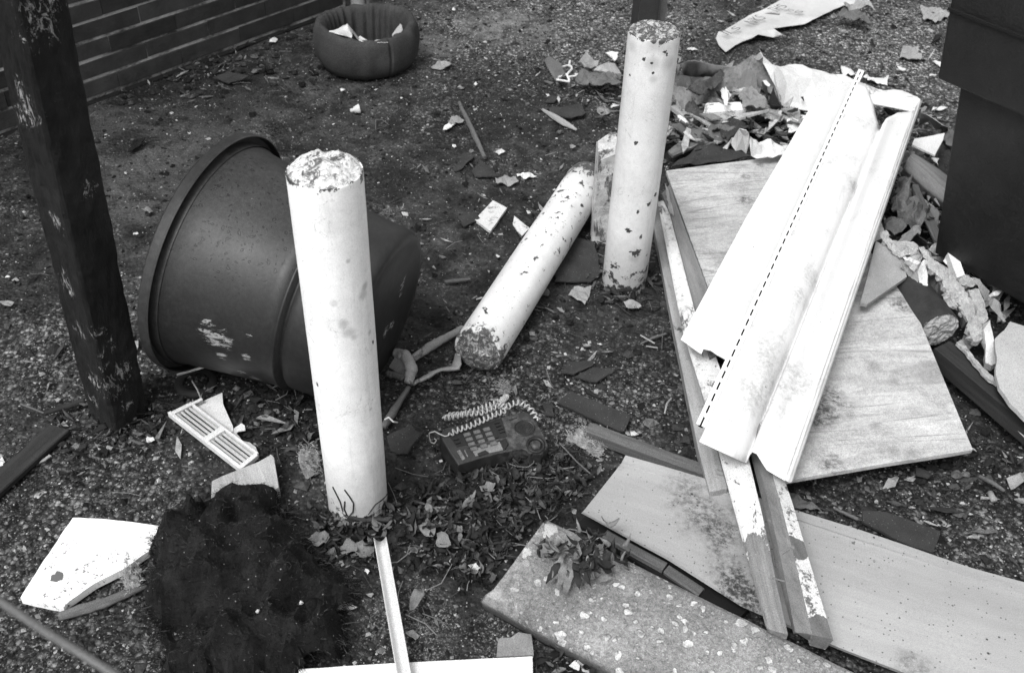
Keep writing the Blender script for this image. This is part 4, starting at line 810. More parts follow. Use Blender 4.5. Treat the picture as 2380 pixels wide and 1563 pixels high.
strip("cloth_strip", [c6(1440, 900, .03), c6(1440, 1000, .014), c6(1320, 1010, .012), c6(1230, 1060, .012), c6(1130, 1110, .010)], [.010, .020, .012, .017, .012], M['cloth'], "twisted pale cloth strip trailing from under the fallen bollard's near end", "cloth strip", flat=.35)
strip("hose_piece", [c6(1020, 900, .04), c6(1090, 910, .05), c6(1130, 1000, .04), c6(1110, 1110, .02)], [.012, .014, .015, .010], M['cloth'], "curved pale padded hose standing against the tub's lower end", "hose")
strip("hose_piece", [c6(1110, 1130, .014), c6(1040, 1240, .014), c6(960, 1370, .012), c6(935, 1400, .012)], [.006, .007, .010, .008], M['plank_mid'], "thin hose with a wire tie running down toward the front bollard", "hose")
strip("wire_tie", [c6(945, 1350, .03), c6(975, 1335, .034), c6(1005, 1365, .034), c6(1035, 1370, .02)], .0018, M['paper'], "bent pale wire tie on the thin hose beside the front bollard", "wire tie")
strip("hose_piece", [c6(970, 1040, .02), c6(1020, 1045, .024), c6(1080, 1070, .022)], .008, M['plank_mid'], "short grey hose stub under the tub's lower end", "hose")
strip("thin_wire", [c6(1150, 1060, .012), c6(1260, 1080, .02), c6(1350, 1150, .015), c6(1395, 1250, .008)], .0011, M['black'], "thin black wire curving from the cloth strip toward the coiled cord", "wire")
sheet("cardboard_scrap", [c6(975, 990, .02), c6(1030, 900, .05), c6(1090, 960, .04), c6(1080, 1060, .02)], M['felt_light'], res=.01, thick=.002, amp=.003, lab="grey card flap tucked between the padded hose and the tub", cat="cardboard scrap")
sheet("cardboard_scrap", [c6(960, 1480, .01), c6(1130, 1400, .02), c6(1200, 1460, .03), c6(1130, 1540, .02), c6(1100, 1600, .01), c6(990, 1560, .008)], M['slate'], res=.014, thick=.003, fold=.012, freq=10, lab="dark folded sheet between the front bollard and the telephone", cat="cardboard scrap")
strip("stick", [b1(1000, 965, .01), b1(700, 1090, .01), b1(560, 1130, .012), b1(400, 1178, .01)], [.005, .008, .010, .011, .008], M['plank_mid'], "dark muddy stick running from below the white ceiling board to the matted wool", "stick", flat=.6)
strip("stick", [c5(140, 1243, .006), c5(300, 1305, .006)], .0022, M['plank_mid'], "thin grey twig left of the black post's foot", "stick")
strip("stick", [c5(300, 1310, .012), c5(580, 1222, .014)], [.005, .008], M['plank_dark'], "dark stick lying against the left side of the black post's foot", "stick")
strip("thin_rod", [c5(1210, 1045, .012), c5(1390, 992, .05)], .003, M['paper'], "thin pale rod poking out under the tub's rim", "rod")
strip("stick", [g8(530, 130, .03), g8(590, 230, .03), g8(640, 350, .025)], .0018, M['plank_pale'], "hair thin twig standing between the tub and the vent grille", "stick")
strip("stick", [b3(460, 0, .03), b3(580, 130, .02), b3(700, 235, .012)], .0016, M['plank_mid'], "long thin stalk leaning over the leaf litter right of the telephone", "stick")
strip("stick", [b4(660, 445, .008), b4(820, 520, .008)], [.003, .004], M['plank_mid'], "little pale stick on the gravel above the grey metal sheet", "stick")
strip("stick", [b4(1640, 225, .03), b4(1740, 275, .02), b4(1810, 325, .01)], [.004, .005, .004], M['plank_mid'], "dull stick leaning on the pale leaf at the lower right edge", "stick")
strip("stick", [c4(960, 1390, .05), c8(880, 400, .05)], .002, M['plank_mid'], "x", "x") if False else None
strip("stick", [c1(60, 1080, .01), c1(160, 1150, .01)], .004, M['plank_dark'], "x", "x") if False else None
# round hole ring under the tub rim
V, F = lathe([(.030, .0), (.040, .004), (.048, .002), (.050, -.004)], 40); c_ = P(*c5(1335, 1090)); mk("rubber_ring", [v + c_ for v in V], F, plain("rubber", .02, .035), lab="flat black rubber ring on the ground under the tub, near the vent grille", cat="rubber ring", smooth=True)
V, F = lathe([(.0005, -.001), (.031, -.001)], 30); mk("hole_mud", [v + c_ + Vector((0, 0, .002)) for v in V], F, M['void'], lab="x", cat="x") if False else None
# blurred cable crossing in front at the bottom left
def cable():
    g = G(); pts = [P(-260, 1250, .78), P(-60, 1360, .80), P(0, 1396, .80), P(103, 1466, .80), P(200, 1525, .80), P(290, 1582, .79), P(520, 1730, .76)]
    g.tube(resample(pts, 30), .0042, n=12)
    g.obj("cable", plain("grey_cable", .10, .13, rough=.5), smooth=True, lab="thick grey cable hanging out of focus across the bottom left corner", cat="cable")
cable()
# ------------------------------------------------ telephone
def telephone():
    zt = .052
    FL, FR, BR, BL = P(*ph(590, 1370), .040), P(*ph(2180, 1085), .040), P(*ph(1850, 395), .062), P(*ph(262, 790), .062)
    o = (FL+FR+BR+BL)/4; ux = ((FR-FL)+(BR-BL)); ux.z = 0; ux.normalize(); uy = Vector((-ux.y, ux.x, 0)); yaw = math.atan2(ux.y, ux.x)
    t = T("telephone", (o.x, o.y, 0), "broken dark desk telephone base with push buttons, no handset, its coiled cord on top", "telephone")
    def zat(p): # top surface height as a plane through the corners
        v = (p - FL).dot(uy)/max(.01, (BL-FL).dot(uy)); return .040 + .022*v
    def S(x, y, dz=0.0):
        q = P(*ph(x, y), zt)
        for _ in range(3): q = P(*ph(x, y), zat(q) + dz)
        return q
    k = NT("phone_plastic", .4, .5); w = k.wp; col = k.map(k.noise(20, 6, .65, v=w), .3, .7, .010, .026); du = k.map(k.noise(60, 7, .75, v=w), .45, .7); right = k.map(k.near(S(1750, 800), .10, .8, .4, 14), 0, 1, .1, .7)
    col = k.mix(k.op('MULTIPLY', du, right), col, .17); mp = k.done(col, k.noise(90, 4, v=w), .2, .001, rough=.5)
    dk = plain("phone_dark", .015, .03, rough=.4); keym = plain("phone_key", .07, .24, sc=60, rough=.4); 
    # shell: ring of outline points, rounded top
    out = [(590, 1370), (900, 1275), (1300, 1165), (1740, 1075), (1830, 1100), (1890, 1180), (2090, 1165), (2190, 1080), (2215, 1000), (2130, 800), (2010, 590), (1900, 450), (1800, 400), (1500, 465), (1380, 500), (1000, 570), (600, 640), (350, 700), (262, 790), (290, 900), (430, 1140)]
    top = [S(x, y) for x, y in out]; c = sum(top, Vector())/len(top); n = len(top)
    g = G(); V = []; lay = [(1.0, None, 0.004), (1.012, None, .012), (1.012, 0, -.010), (1.0, 0, -.002), (.985, 0, 0.0)]
    for (s_, mode, dz) in lay:
        for q in top:
            p = c + (q-c)*s_; V.append((p.x, p.y, dz if mode is None else q.z + dz))
    F = []
    for l in range(len(lay)-1):
        for j in range(n): j2 = (j+1) % n; F.append((l*n+j, l*n+j2, (l+1)*n+j2, (l+1)*n+j))
    F.append(tuple((len(lay)-1)*n+j for j in range(n)))
    a = V[F[-1][0]]; 
    nrm = (Vector(V[F[-1][1]])-Vector(V[F[-1][0]])).cross(Vector(V[F[-1][5]])-Vector(V[F[-1][0]]))
    if nrm.z < 0: F = [tuple(reversed(f)) for f in F]
    mk("base_shell", V, F, mp, par=t, yaw=yaw, bevel=.0008)
    def pad(name, quad, dz, th, m, par=t, bev=.0006, lab=None):
        q = [S(x, y, dz) for x, y in quad]; lo = [p - Vector((0, 0, th)) for p in q]
        ar = sum(q[i].x*q[(i+1) % 4].y - q[(i+1) % 4].x*q[i].y for i in range(4))
        if ar < 0: q.reverse(); lo.reverse()
        g = G(); g.hexa(lo + q); return g.obj(name, m, par=par, yaw=yaw, bevel=bev, lab=lab)
    pn = pad("keypad_panel", [(420, 850), (1370, 520), (1470, 760), (1490, 860), (740, 1035), (560, 985)][0:1] + [(1370, 515), (1480, 850), (560, 1040)], .0012, .003, dk)
    def keycap(cx, cy, w_=62, h_=34, m=keym):
        ex = (1.0, -.26); ey = (.42, .86)
        q = [(cx - ex[0]*w_ - ey[0]*h_, cy - ex[1]*w_ - ey[1]*h_), (cx + ex[0]*w_ - ey[0]*h_, cy + ex[1]*w_ - ey[1]*h_), (cx + ex[0]*w_ + ey[0]*h_, cy + ex[1]*w_ + ey[1]*h_), (cx - ex[0]*w_ + ey[0]*h_, cy - ex[1]*w_ + ey[1]*h_)]
        pad("key", q, .0048, .0042, m, bev=.0008)
    for r in range(4):
        for cc in range(3): keycap(745 + 178*cc + 42*r, 808 - 48*cc + 86*r - (0), 60, 30)
    for i in range(4): keycap(1285 + 34*i, 590 + 56*i, 46, 15, dk)
    for i in range(2): keycap(545 + 35*i, 890 + 66*i, 50, 15, dk)
    keycap(1255, 868, 52, 14, dk); 
    kk = NT("paper_label", .7); lm = kk.done(kk.map(kk.noise(30, 5), .3, .7, .16, .24)); pad("label_window", [(830, 1090), (1335, 950), (1400, 1095), (900, 1210)], .0010, .002, lm, bev=0)
    pad("label_stain", [(930, 1160), (1080, 1100), (1150, 1150), (960, 1210)], .0014, .001, dk, bev=0)
    pad("panel_ledge", [(740, 1030), (1400, 880), (1412, 905), (760, 1062)], .002, .003, mp)
    pad("latch", [(1345, 930), (1450, 880), (1500, 980), (1430, 1090)], .0035, .004, dk)
    pad("volume_slider", [(560, 1110), (620, 1090), (715, 1250), (660, 1280)], .0022, .003, keym)
    pad("slider_mark", [(690, 1105), (710, 1100), (765, 1215), (748, 1222)], .0014, .001, keym, bev=0)
    # earpiece rest with a perforated grille
    cen = S(1790, 700, .001); g = G(); V, F = lathe([(.0005, 0), (.0175, 0), (.0195, .0012), (.021, .0004)], 40)
    ez = ((S(1790, 500)-S(1790, 900)).normalized()); tz = ux.cross(ez).normalized(); Rm = Matrix((ux, tz.cross(ux), tz)).transposed()
    mk("earpiece_rest", [cen + Rm @ Vector((v.x*1.12, v.y*.95, v.z)) for v in V], F, dk, par=t, yaw=yaw)
    g = G()
    for i in range(-5, 6):
        for j in range(-4, 5):
            if (i/5.2)**2 + (j/4.6)**2 < 1: g.box(cen + Rm @ Vector((i*.0030 + .0004*j, j*.0028, .0012)), Rm @ Vector((.0007, 0, 0)), Rm @ Vector((0, .0007, 0)), tz*.0004)
    g.obj("speaker_grille", mp, par=t, yaw=yaw)
    cen2 = S(1990, 1020, .000); V, F = lathe([(.019, .0), (.0205, .004), (.017, .006), (.0135, .001), (.0130, -.002)], 36)
    mk("mouthpiece_rest", [cen2 + Rm @ v for v in V], F, dk, par=t, yaw=yaw, smooth=True)
    V, F = lathe([(.0125, -.002), (.0120, .003), (.009, .0065), (.004, .008), (.0004, .0082)], 36)
    mk("round_knob", [cen2 + Rm @ v for v in V], F, mp, par=t, yaw=yaw, smooth=True)
    pad("cradle_lip", [(1840, 1060), (1880, 1000), (1960, 1140), (1900, 1180)], .0030, .012, mp)
    pad("cradle_slot", [(1500, 545), (1650, 505), (1655, 520), (1505, 560)], .0010, .001, dk, bev=0)
    # coiled cord
    cm = plain("cord_plastic", .48, .60, rough=.45)
    def coil(pts, rad=.0056, pitch=.0088, wr=.0020, name="coiled_cord"):
        q = resample([S(x, y, dz) for x, y, dz in pts], 60); L = sum((q[i+1]-q[i]).length for i in range(59)); turns = L/pitch; N = int(turns*13); line = []
        q2 = resample(q, N); 
        for i, p in enumerate(q2):
            tn = (q2[min(i+1, N-1)]-q2[max(i-1, 0)]).normalized(); a = tn.cross(Vector((0, 0, 1))).normalized(); b_ = a.cross(tn); w_ = 2*math.pi*turns*i/N
            e = min(1, i/13, (N-1-i)/13); pj = 1 + .15*nz((i*.02, 3, 1), 1, 5)
            line.append(p + (a*math.cos(w_) + b_*math.sin(w_))*rad*e*pj)
        g = G(); g.tube(line, wr, n=6); g.obj(name, cm, par=t, smooth=True)
    coil([(400, 830, .004), (560, 740, .008), (800, 660, .008), (1000, 570, .008), (1250, 450, .009), (1400, 400, .010), (1480, 340, .012)], pitch=.0105)
    coil([(1480, 340, .012), (1400, 300, .020), (1330, 260, .020), (1430, 160, .012), (1480, 120, .006)], pitch=.006)
    coil([(1500, 100, .004), (1360, 200, .006), (1150, 290, .002), (900, 380, .002), (640, 450, -.004), (370, 480, -.02)], pitch=.0095)
    coil([(300, 520, -.03), (500, 500, -.01), (750, 440, .004), (1000, 420, .006), (1230, 330, .008), (1380, 300, .010)], pitch=.0105)
    coil([(1430, 360, .010), (1560, 260, .008), (1680, 230, .006), (1780, 270, .004), (1900, 360, .004), (1960, 450, .003), (2030, 560, .003)], pitch=.0115, rad=.0058)
    g = G(); g.tube(resample([S(*p) for p in [(400, 840, .004), (340, 850, .004), (230, 800, .003), (160, 760, .003), (60, 790, .0), (60, 870, -.02), (90, 960, -.035), (150, 980, -.038), (195, 920, -.036), (150, 890, -.036)]], 40), .0013, n=6); g.obj("cord_tail", cm, par=t, smooth=True)
    g = G(); g.tube(resample([P(*ph(*p)) for p in [(1500, 1340, .01), (1650, 1400, .01), (1850, 1410, .01), (1960, 1330, .014), (1960, 1240, .02)]], 20), .0013, n=6); g.obj("line_cord", M['plank_mid'], par=t, smooth=True)
telephone()
# ------------------------------------------------ vent grille
def vent():
    zt = .03; TL, TR, BR, BL = P(*g8(300, 480), zt), P(*g8(515, 372), zt), P(*g8(1262, 935), zt), P(*g8(1075, 1085), zt-.004)
    m = plain("vent_plastic", .62, .76, rough=.5, sc=30, stain=.4, st=(.68, .72), ssc=40)
    t = T("vent_grille", ((TL+BR)/2).to_2d().to_3d(), "broken white plastic vent grille lying between the black post and the tub", "vent grille")
    u = (TR-TL).normalized(); yw = math.atan2((BL-TL).y, (BL-TL).x)
    def pt(a, b, z=0): return (TL.lerp(TR, a)).lerp(BL.lerp(BR, a), b) + Vector((0, 0, z))
    def bar(name, a0, a1, b0_, b1_, z0, z1, tilt=0):
        g = G(); q = [pt(a0, b0_, z0), pt(a1, b0_, z0+tilt), pt(a1, b1_, z0+tilt), pt(a0, b1_, z0)]; q2 = [pt(a0, b0_, z1), pt(a1, b0_, z1+tilt), pt(a1, b1_, z1+tilt), pt(a0, b1_, z1)]
        ar = (q[1]-q[0]).cross(q[2]-q[1]).z
        if ar < 0: q.reverse(); q2.reverse()
        g.hexa(q + q2); g.obj(name, m, par=t, yaw=yw, bevel=.0008)
    bar("frame_side", -.10, .06, -.02, 1.0, -.012, .002); bar("frame_side", .93, 1.03, 0, .99, -.01, .004)
    bar("frame_end", .06, .93, -.01, .035, -.01, .0015); bar("frame_end", .06, .93, .955, 1.0, -.01, .0015); bar("cross_bar", .06, .93, .47, .535, -.009, .003)
    for i in range(4):
        a = .15 + .205*i
        for (s_, e) in ((.035, .47), (.535, .955)): bar("slat", a, a+.105, s_, e, -.008, .0 if not (i == 1 and s_ > .5) else .003, tilt=-.003)
    g = G(); q = P(*g8(560, 480), zt); g.tube([P(*g8(340, 478), zt+.001), P(*g8(640, 330), zt+.003)], .004, n=6); g.obj("end_clip", m, par=t, yaw=yw)
    sheet("back_plate", [g8(500, 440, .02), g8(650, 350, .02), g8(860, 258, .022), g8(868, 380, .022), g8(920, 500, .02), g8(975, 620, .018), g8(985, 680, .018), g8(940, 690, .018)], m, res=.012, thick=.0015, par=t, amp=.001)
    sheet("back_plate", [g8(970, 690, .016), g8(995, 640, .016), g8(1070, 590, .018), g8(1105, 615, .018), g8(1112, 668, .018), g8(1040, 680, .016), g8(1012, 700, .016), g8(1055, 745, .014), g8(1070, 780, .014), g8(1160, 800, .014), g8(1225, 850, .014), g8(1250, 915, .014), g8(1200, 900, .014)], m, res=.01, thick=.0015, par=t)
vent()
# ------------------------------------------------ fallen printed banner at the top right
def banner():
    t = T("printed_strip", P(1830, 60), "long fallen strip of pale sheeting with grey lettering at the top right", "printed sign strip")
    k = NT("banner_sheet", .7); m = k.done(k.mix(k.map(k.noise(26, 7, .7), .66, .70), k.map(k.noise(5, 6), .3, .7, .46, .66), .16), k.noise(20, 5), .3, .004)
    sheet("sheeting", [h1(200, 462, .012), h1(168, 560, .012), h1(205, 650, .012), h1(310, 756, .012), h1(450, 655, .012), h1(560, 600, .012), h1(690, 552, .03), h1(780, 500, .03), h1(1000, 545, .02), h1(1135, 505, .05), h1(1000, 412, .03), h1(1450, 352, .02), h1(1750, 200, .02), h1(2020, 78, .02), h1(2380, 30, .02), h1(2500, -150, .012), h1(1700, -160, .012), h1(1100, 0, .012), h1(900, 118, .012), h1(700, 200, .012), h1(420, 362, .012), h1(270, 455, .012)], m, res=.03, rag=.003, fold=.0, amp=.0015, freq=6, thick=.0015, par=t, yaw=0)
    ink = plain("faded_ink", .10, .2, rough=.8, sc=60)
    def word(s, x0, y0, x1, y1, tx, ty, nm="lettering"):
        a, b = P(*h1(x0, y0), .034), P(*h1(x1, y1), .034); hpx = (P(*h1(tx, ty), .034)-a); d = b-a; an = math.atan2(d.y, d.x)
        cu = bpy.data.curves.new("lettering", 'FONT'); cu.body = s; cu.size = 1; tmp = bpy.data.objects.new("tmp_text", cu); COL.objects.link(tmp)
        bpy.context.view_layer.update(); me = bpy.data.meshes.new_from_object(tmp.evaluated_get(bpy.context.evaluated_depsgraph_get())); bpy.data.objects.remove(tmp)
        vs = np.array([v.co[:] for v in me.vertices]); wx = vs[:, 0].max()-vs[:, 0].min(); wy = vs[:, 1].max()-vs[:, 1].min()
        L = d.length; V = []
        dn = d.normalized(); up = Vector((-dn.y, dn.x, 0)); hpx = abs(hpx.dot(up))
        for v in vs: V.append(a + dn*((v[0]-vs[:, 0].min())/wx*L) + up*((v[1]-vs[:, 1].min())/wy*hpx) )
        F = [tuple(p.vertices) for p in me.polygons]; nn = (V[F[0][1]]-V[F[0][0]]).cross(V[F[0][2]]-V[F[0][0]]).z
        mk(nm, V, F, ink, par=t, yaw=an)
    word("NKS", 720, 360, 905, 265, 600, 290); word("TH", 1040, 180, 1140, 135, 940, 115); word("S", 1160, 125, 1215, 95, 1070, 60); word("ll", 345, 510, 405, 490, 275, 440); word("S", 470, 450, 540, 410, 420, 390)
    word("IS", 1255, 175, 1310, 150, 1220, 130); word("S", 1370, 205, 1450, 170, 1330, 160)
banner()
# ------------------------------------------------ heaps of debris at the right: each piece on its own
def SH(name, lab, cat, pts, m, **k): return sheet(name, pts, M[m] if isinstance(m, str) else m, lab=lab, cat=cat, **k)
SH("felt_sheet", "light grey curling felt sheet at the debris heap's back left beside the far bollard", "felt sheet", [g5(150, 200, .06), g5(215, 190, .09), g5(330, 155, .13), g5(430, 148, .14), g5(600, 180, .12), g5(800, 230, .11), g5(965, 265, .10), g5(900, 350, .07), g5(640, 405, .05), g5(480, 375, .05), g5(180, 365, .05)], 'felt_light', res=.025, amp=.012, freq=8, thick=.003, smooth=True)
SH("felt_sheet", "dark grey leaf of felt under the light one, just right of the far bollard", "felt sheet", [g5(150, 385, .04), g5(280, 380, .06), g5(520, 395, .06), g5(420, 470, .04), g5(310, 560, .03), g5(160, 600, .02)], 'felt_mid', res=.02, amp=.01, fold=.01, thick=.003)
k = NT("crumpled_bag_paper", .8); col = k.map(k.noise(9, 8, .75), .36, .64, .06, .34); mbag = k.done(k.mix(k.map(k.noise(12, 7, .75), .54, .62), col, .03), k.noise(24, 7, .7), .7, .01)
SH("crumpled_sack", "large crumpled grey sack lying in the middle of the debris heap", "sack", [g5(300, 600, .02), g5(340, 520, .04), g5(520, 420, .06), g5(640, 405, .08), g5(940, 290, .09), g5(1080, 190, .13), g5(1240, 100, .16), g5(1330, 120, .17), g5(1480, 270, .15), g5(1540, 450, .12), g5(1600, 700, .07), g5(1560, 860, .04), g5(1400, 880, .03), g5(1200, 760, .03), g5(900, 780, .02), g5(600, 830, .02), g5(400, 800, .01), g5(310, 740, .01)], mbag, res=.011, bulge=.05, bw=.05, fold=.022, amp=.012, freq=8, thick=.002, rag=.006)
SH("cloth_sheet", "wide white fabric sheet draped behind the top ends of the cladding strips", "fabric sheet", [g5(1060, 210, .11), g5(1230, 120, .17), g5(1320, 70, .20), g5(1350, 130, .19), g5(1480, 215, .17), g5(1700, 205, .14), c4(720, 530, .10), c4(830, 560, .10), c4(960, 595, .10), c4(1170, 640, .10), c4(1245, 690, .11), c4(1215, 770, .10), c4(1060, 740, .08), c4(920, 715, .07), c4(760, 760, .06), c4(560, 800, .05), c4(440, 760, .05), g5(1800, 800, .05), g5(1640, 790, .05), g5(1590, 640, .09), g5(1530, 450, .14), g5(1400, 260, .17), g5(1250, 150, .165)], plain("dirty_white_sheet", .60, .76, sc=8, rough=.85, stain=.2, st=(.60, .68), ssc=12), res=.025, amp=.008, fold=.012, freq=6, thick=.002, rag=.002)
SH("printed_label", "faint grey printed marks on the white fabric sheet near its right end", "x", [c4(960, 675, .12), c4(1140, 700, .12), c4(1140, 735, .12), c4(960, 700, .12)], 'felt_light', res=.02) if False else None
o_ = beam("painted_stick", g5(590, 790), g5(1085, 765), .055, .035, M['painted_wood'], z0=.10, n=14, rag=.014, lab="broken white painted batten lying across the crumpled sack", cat="batten")
SH("dark_strip", "dark bent strip leaning between the sack and the white fabric sheet", "strip", [g5(1335, 450, .14), g5(1400, 430, .15), g5(1500, 520, .14), g5(1560, 680, .11), g5(1620, 820, .08), g5(1480, 840, .06), g5(1400, 640, .10), g5(1360, 560, .12)], 'slate', res=.02, thick=.003)
SH("paper_scrap", "white blob of paper on top of the dark bent strip", "paper scrap", [g5(1350, 430, .165), g5(1400, 425, .17), g5(1455, 480, .165), g5(1440, 510, .16), g5(1380, 480, .16)], 'paper', res=.008, rag=.003, thick=.003, amp=.003)
SH("felt_sheet", "wavy dark sheet of felt at the lower left of the debris heap", "felt sheet", [g5(70, 1010, .05), g5(200, 1000, .06), g5(450, 1045, .05), g5(580, 1120, .05), g5(660, 1190, .04), g5(490, 1270, .03), g5(320, 1200, .03), g5(200, 1100, .07), g5(100, 1020, .06)], 'felt_mid', res=.018, amp=.012, freq=9, thick=.003)
SH("plank_piece", "long grey split board crossing the lower part of the debris heap", "board piece", [g5(480, 1285, .04), g5(620, 1200, .045), g5(800, 1140, .05), g5(1040, 1035, .06), g5(1085, 1085, .055), g5(860, 1240, .045), g5(700, 1290, .04)], M['plank_mid'], res=.02, rag=.004, thick=.01)
SH("plank_piece", "flat greyish board piece above the split board in the heap", "board piece", [g5(700, 1000, .06), g5(900, 950, .07), g5(1020, 965, .07), g5(850, 1050, .06), g5(760, 1060, .06)], M['plank_mid'], res=.02, rag=.004, thick=.008)
SH("plank_piece", "grey board end nearest the far bollard at the heap's lower left", "board piece", [g5(60, 1390, .03), g5(180, 1290, .035), g5(310, 1235, .04), g5(480, 1290, .04), g5(300, 1385, .03), g5(130, 1455, .03)], M['plank_mid'], res=.02, rag=.003, thick=.008)
SH("felt_sheet", "black wrinkled sheet lying along the plywood's back edge", "felt sheet", [g5(250, 1500, .02), g5(450, 1330, .03), g5(600, 1290, .04), g5(820, 1360, .04), g5(1040, 1410, .04), g5(1170, 1490, .04), g5(600, 1560, .02), g5(100, 1620, .02)], 'slate', res=.02, fold=.012, bulge=.01, thick=.002)
mwc = plain("white_rag", .58, .78, sc=14, rough=.9, stain=.2, st=(.62, .70), ssc=22)
SH("white_rag", "crumpled white rag lying over the plywood's top edge", "rag", [g5(800, 1362, .10), g5(860, 1300, .12), g5(960, 1180, .16), g5(1060, 1098, .20), g5(1120, 1130, .20), g5(1150, 1190, .18), g5(1300, 1250, .15), g5(1480, 1240, .14), g5(1690, 1310, .13), g5(1640, 1450, .12), g5(1400, 1520, .11), g5(1190, 1500, .11), g5(1060, 1410, .11), g5(980, 1410, .11)], mwc, res=.015, rag=.004, amp=.008, fold=.014, freq=11, thick=.002)
SH("board_wedge", "pale wedge of board lying just left of the dark steel post", "board piece", [g6(715, 285, .05), g6(800, 220, .06), g6(900, 180, .06), g6(1010, 190, .055), g6(1100, 335, .05), g6(950, 320, .05)], M['plank_pale'], res=.02, rag=.003, thick=.025)
SH("paper_scrap", "pale torn paper behind the board wedge, top left of the heap", "paper scrap", [g6(880, 60, .03), g6(1060, 35, .04), g6(1050, 110, .03), g6(1010, 165, .03), g6(960, 110, .03)], 'paper', res=.012, rag=.005, fold=.008)
SH("felt_sheet", "crumpled grey paper bundle left of the board wedge", "felt sheet", [g6(520, 170, .02), g6(600, 80, .04), g6(680, 130, .04), g6(790, 190, .03), g6(720, 260, .03), g6(620, 290, .03), g6(560, 230, .03)], 'paper_grey', res=.012, fold=.02, rag=.006, freq=12)
def profile_box():
    t = T("metal_section", P(*g6(200, 300)), "dark length of metal section with a white triangular cut end, left of the debris heap", "metal section")
    sheet("side_wall", [g6(50, 150, .05), g6(110, 90, .05), g6(270, 190, .055), g6(330, 330, .06), g6(260, 390, .055), g6(200, 430, .03), g6(110, 280, .03)], M['felt_mid'], res=.02, thick=.004, par=t)
    g = G(); L = [[(300, 240), (390, 215), (440, 255), (360, 345), (240, 385)], [(215, 415), (400, 445), (355, 345)], [(390, 215), (400, 160)], [(375, 380), (480, 365)]]
    for l in L: g.tube(resample([P(*g6(x, y), .05) for x, y in l], 8), .004, n=6)
    g.obj("cut_edge", M['paper'], par=t)
    sheet("torn_flap", [g6(460, 325, .04), g6(530, 330, .04), g6(600, 420, .03), g6(560, 440, .03), g6(500, 420, .03), g6(520, 380, .03), g6(470, 370, .03)], M['paper'], res=.01, par=t, rag=.003)
profile_box()
# right-hand pieces
SH("triangle_board", "clean white triangular board corner between the cladding and the steel bin", "board piece", [g7(430, 462, .10), g7(640, 425, .105), g7(815, 388, .11), g7(790, 480, .11), g7(690, 672, .10), g7(540, 600, .10), g7(400, 535, .10)], 'white_board', res=.02, thick=.006, rag=.001)
k = M['plank_pale']
ruled("round_beam", [[c4(1230, 1060, .02), c4(1300, 1400, .02), c4(1420, 1530, .02)][:0] or [g7(250, 930, .01), g7(500, 1190, .01), g7(760, 1400, .01)], [g7(250, 900, .06), g7(500, 1150, .06), g7(780, 1350, .06)], [g7(290, 840, .10), g7(560, 1080, .10), g7(860, 1310, .10)], [g7(330, 740, .12), g7(600, 950, .12), g7(900, 1190, .12)], [g7(380, 670, .12), g7(650, 850, .12), g7(960, 1080, .12)], [g7(430, 640, .09), g7(700, 810, .09), g7(980, 1020, .09)]], wood("grey_log", .16, .36, stain=.08, st=(.6, .68), ssc=10), n=30, sub=4, thick=.01, wob=.003, smooth=True, lab="thick weathered beam sticking out between the cladding and the steel bin", cat="beam")
ms_ = plain("bent_metal", .28, .5, rough=.4, stain=.06, st=(.55, .62), ssc=18)
ruled("bent_sheet", [[g7(480, 300, .03), g7(620, 230, .05), g7(700, 330, .04), g7(860, 355, .04)], [g7(500, 180, .08), g7(640, 190, .10), g7(740, 260, .09), g7(865, 310, .08)], [g7(510, 118, .10), g7(590, 145, .12), g7(670, 195, .115), g7(800, 290, .10)]], ms_, n=24, sub=4, thick=.002, wob=.004, lab="bent strip of shiny metal behind the white triangular board corner", cat="metal strip", smooth=True)
SH("paper_scrap", "white bone shaped scrap under the triangular board's lower tip", "paper scrap", [g7(650, 700, .09), g7(745, 710, .09), g7(720, 760, .09), g7(735, 800, .085), g7(700, 750, .09)], 'paper', res=.008, rag=.003)
SH("debris_sheet", "dark tangled sheet behind the beam by the steel bin", "felt sheet", [g7(780, 520, .02), g7(880, 450, .03), g7(900, 700, .02), g7(850, 900, .02), g7(740, 880, .02), g7(700, 760, .03)], 'slate', res=.02, fold=.03, freq=12)
for pts, m, lb in [([g7(180, 1130, .09), g7(230, 1040, .10), g7(340, 1220, .09), g7(440, 1400, .07), g7(330, 1330, .07)], 'felt_mid', "ribbon of grey felt under the thick beam, nearest the cladding edge"),
                   ([g7(350, 1230, .09), g7(440, 1210, .10), g7(600, 1400, .07), g7(560, 1440, .06), g7(400, 1330, .07)], 'felt_light', "pale felt strip in the tangle under the thick beam"),
                   ([g7(110, 1290, .07), g7(230, 1290, .07), g7(400, 1400, .06), g7(470, 1480, .05), g7(380, 1563, .05), g7(220, 1500, .05)], 'felt_mid', "crumpled grey felt lump under the ribbons beside the cladding"),
                   ([g7(470, 1440, .06), g7(560, 1400, .07), g7(600, 1500, .06), g7(520, 1563, .05)], 'felt_light', "small rounded pale felt knot in the tangle"),
                   ([h8(640, 160, .08), h8(690, 140, .08), h8(770, 330, .07), h8(720, 340, .07), h8(670, 260, .07)], 'plank_mid', "short grey wood slat standing just above the plaster lump"),
                   ([h8(380, 330, .07), h8(520, 300, .09), h8(640, 380, .08), h8(600, 420, .05), h8(450, 380, .05)], 'slate', "dark curved scrap behind the plaster ridge"),
                   ([h8(230, 130, .08), h8(330, 110, .09), h8(440, 220, .08), h8(330, 290, .07), h8(240, 240, .07)], 'felt_mid', "flat grey scrap right against the cladding edge above the plaster ridge")]:
    SH("felt_scrap", lb, "scrap", pts, m, res=.012, fold=.015, freq=16, rag=.003, thick=.003)
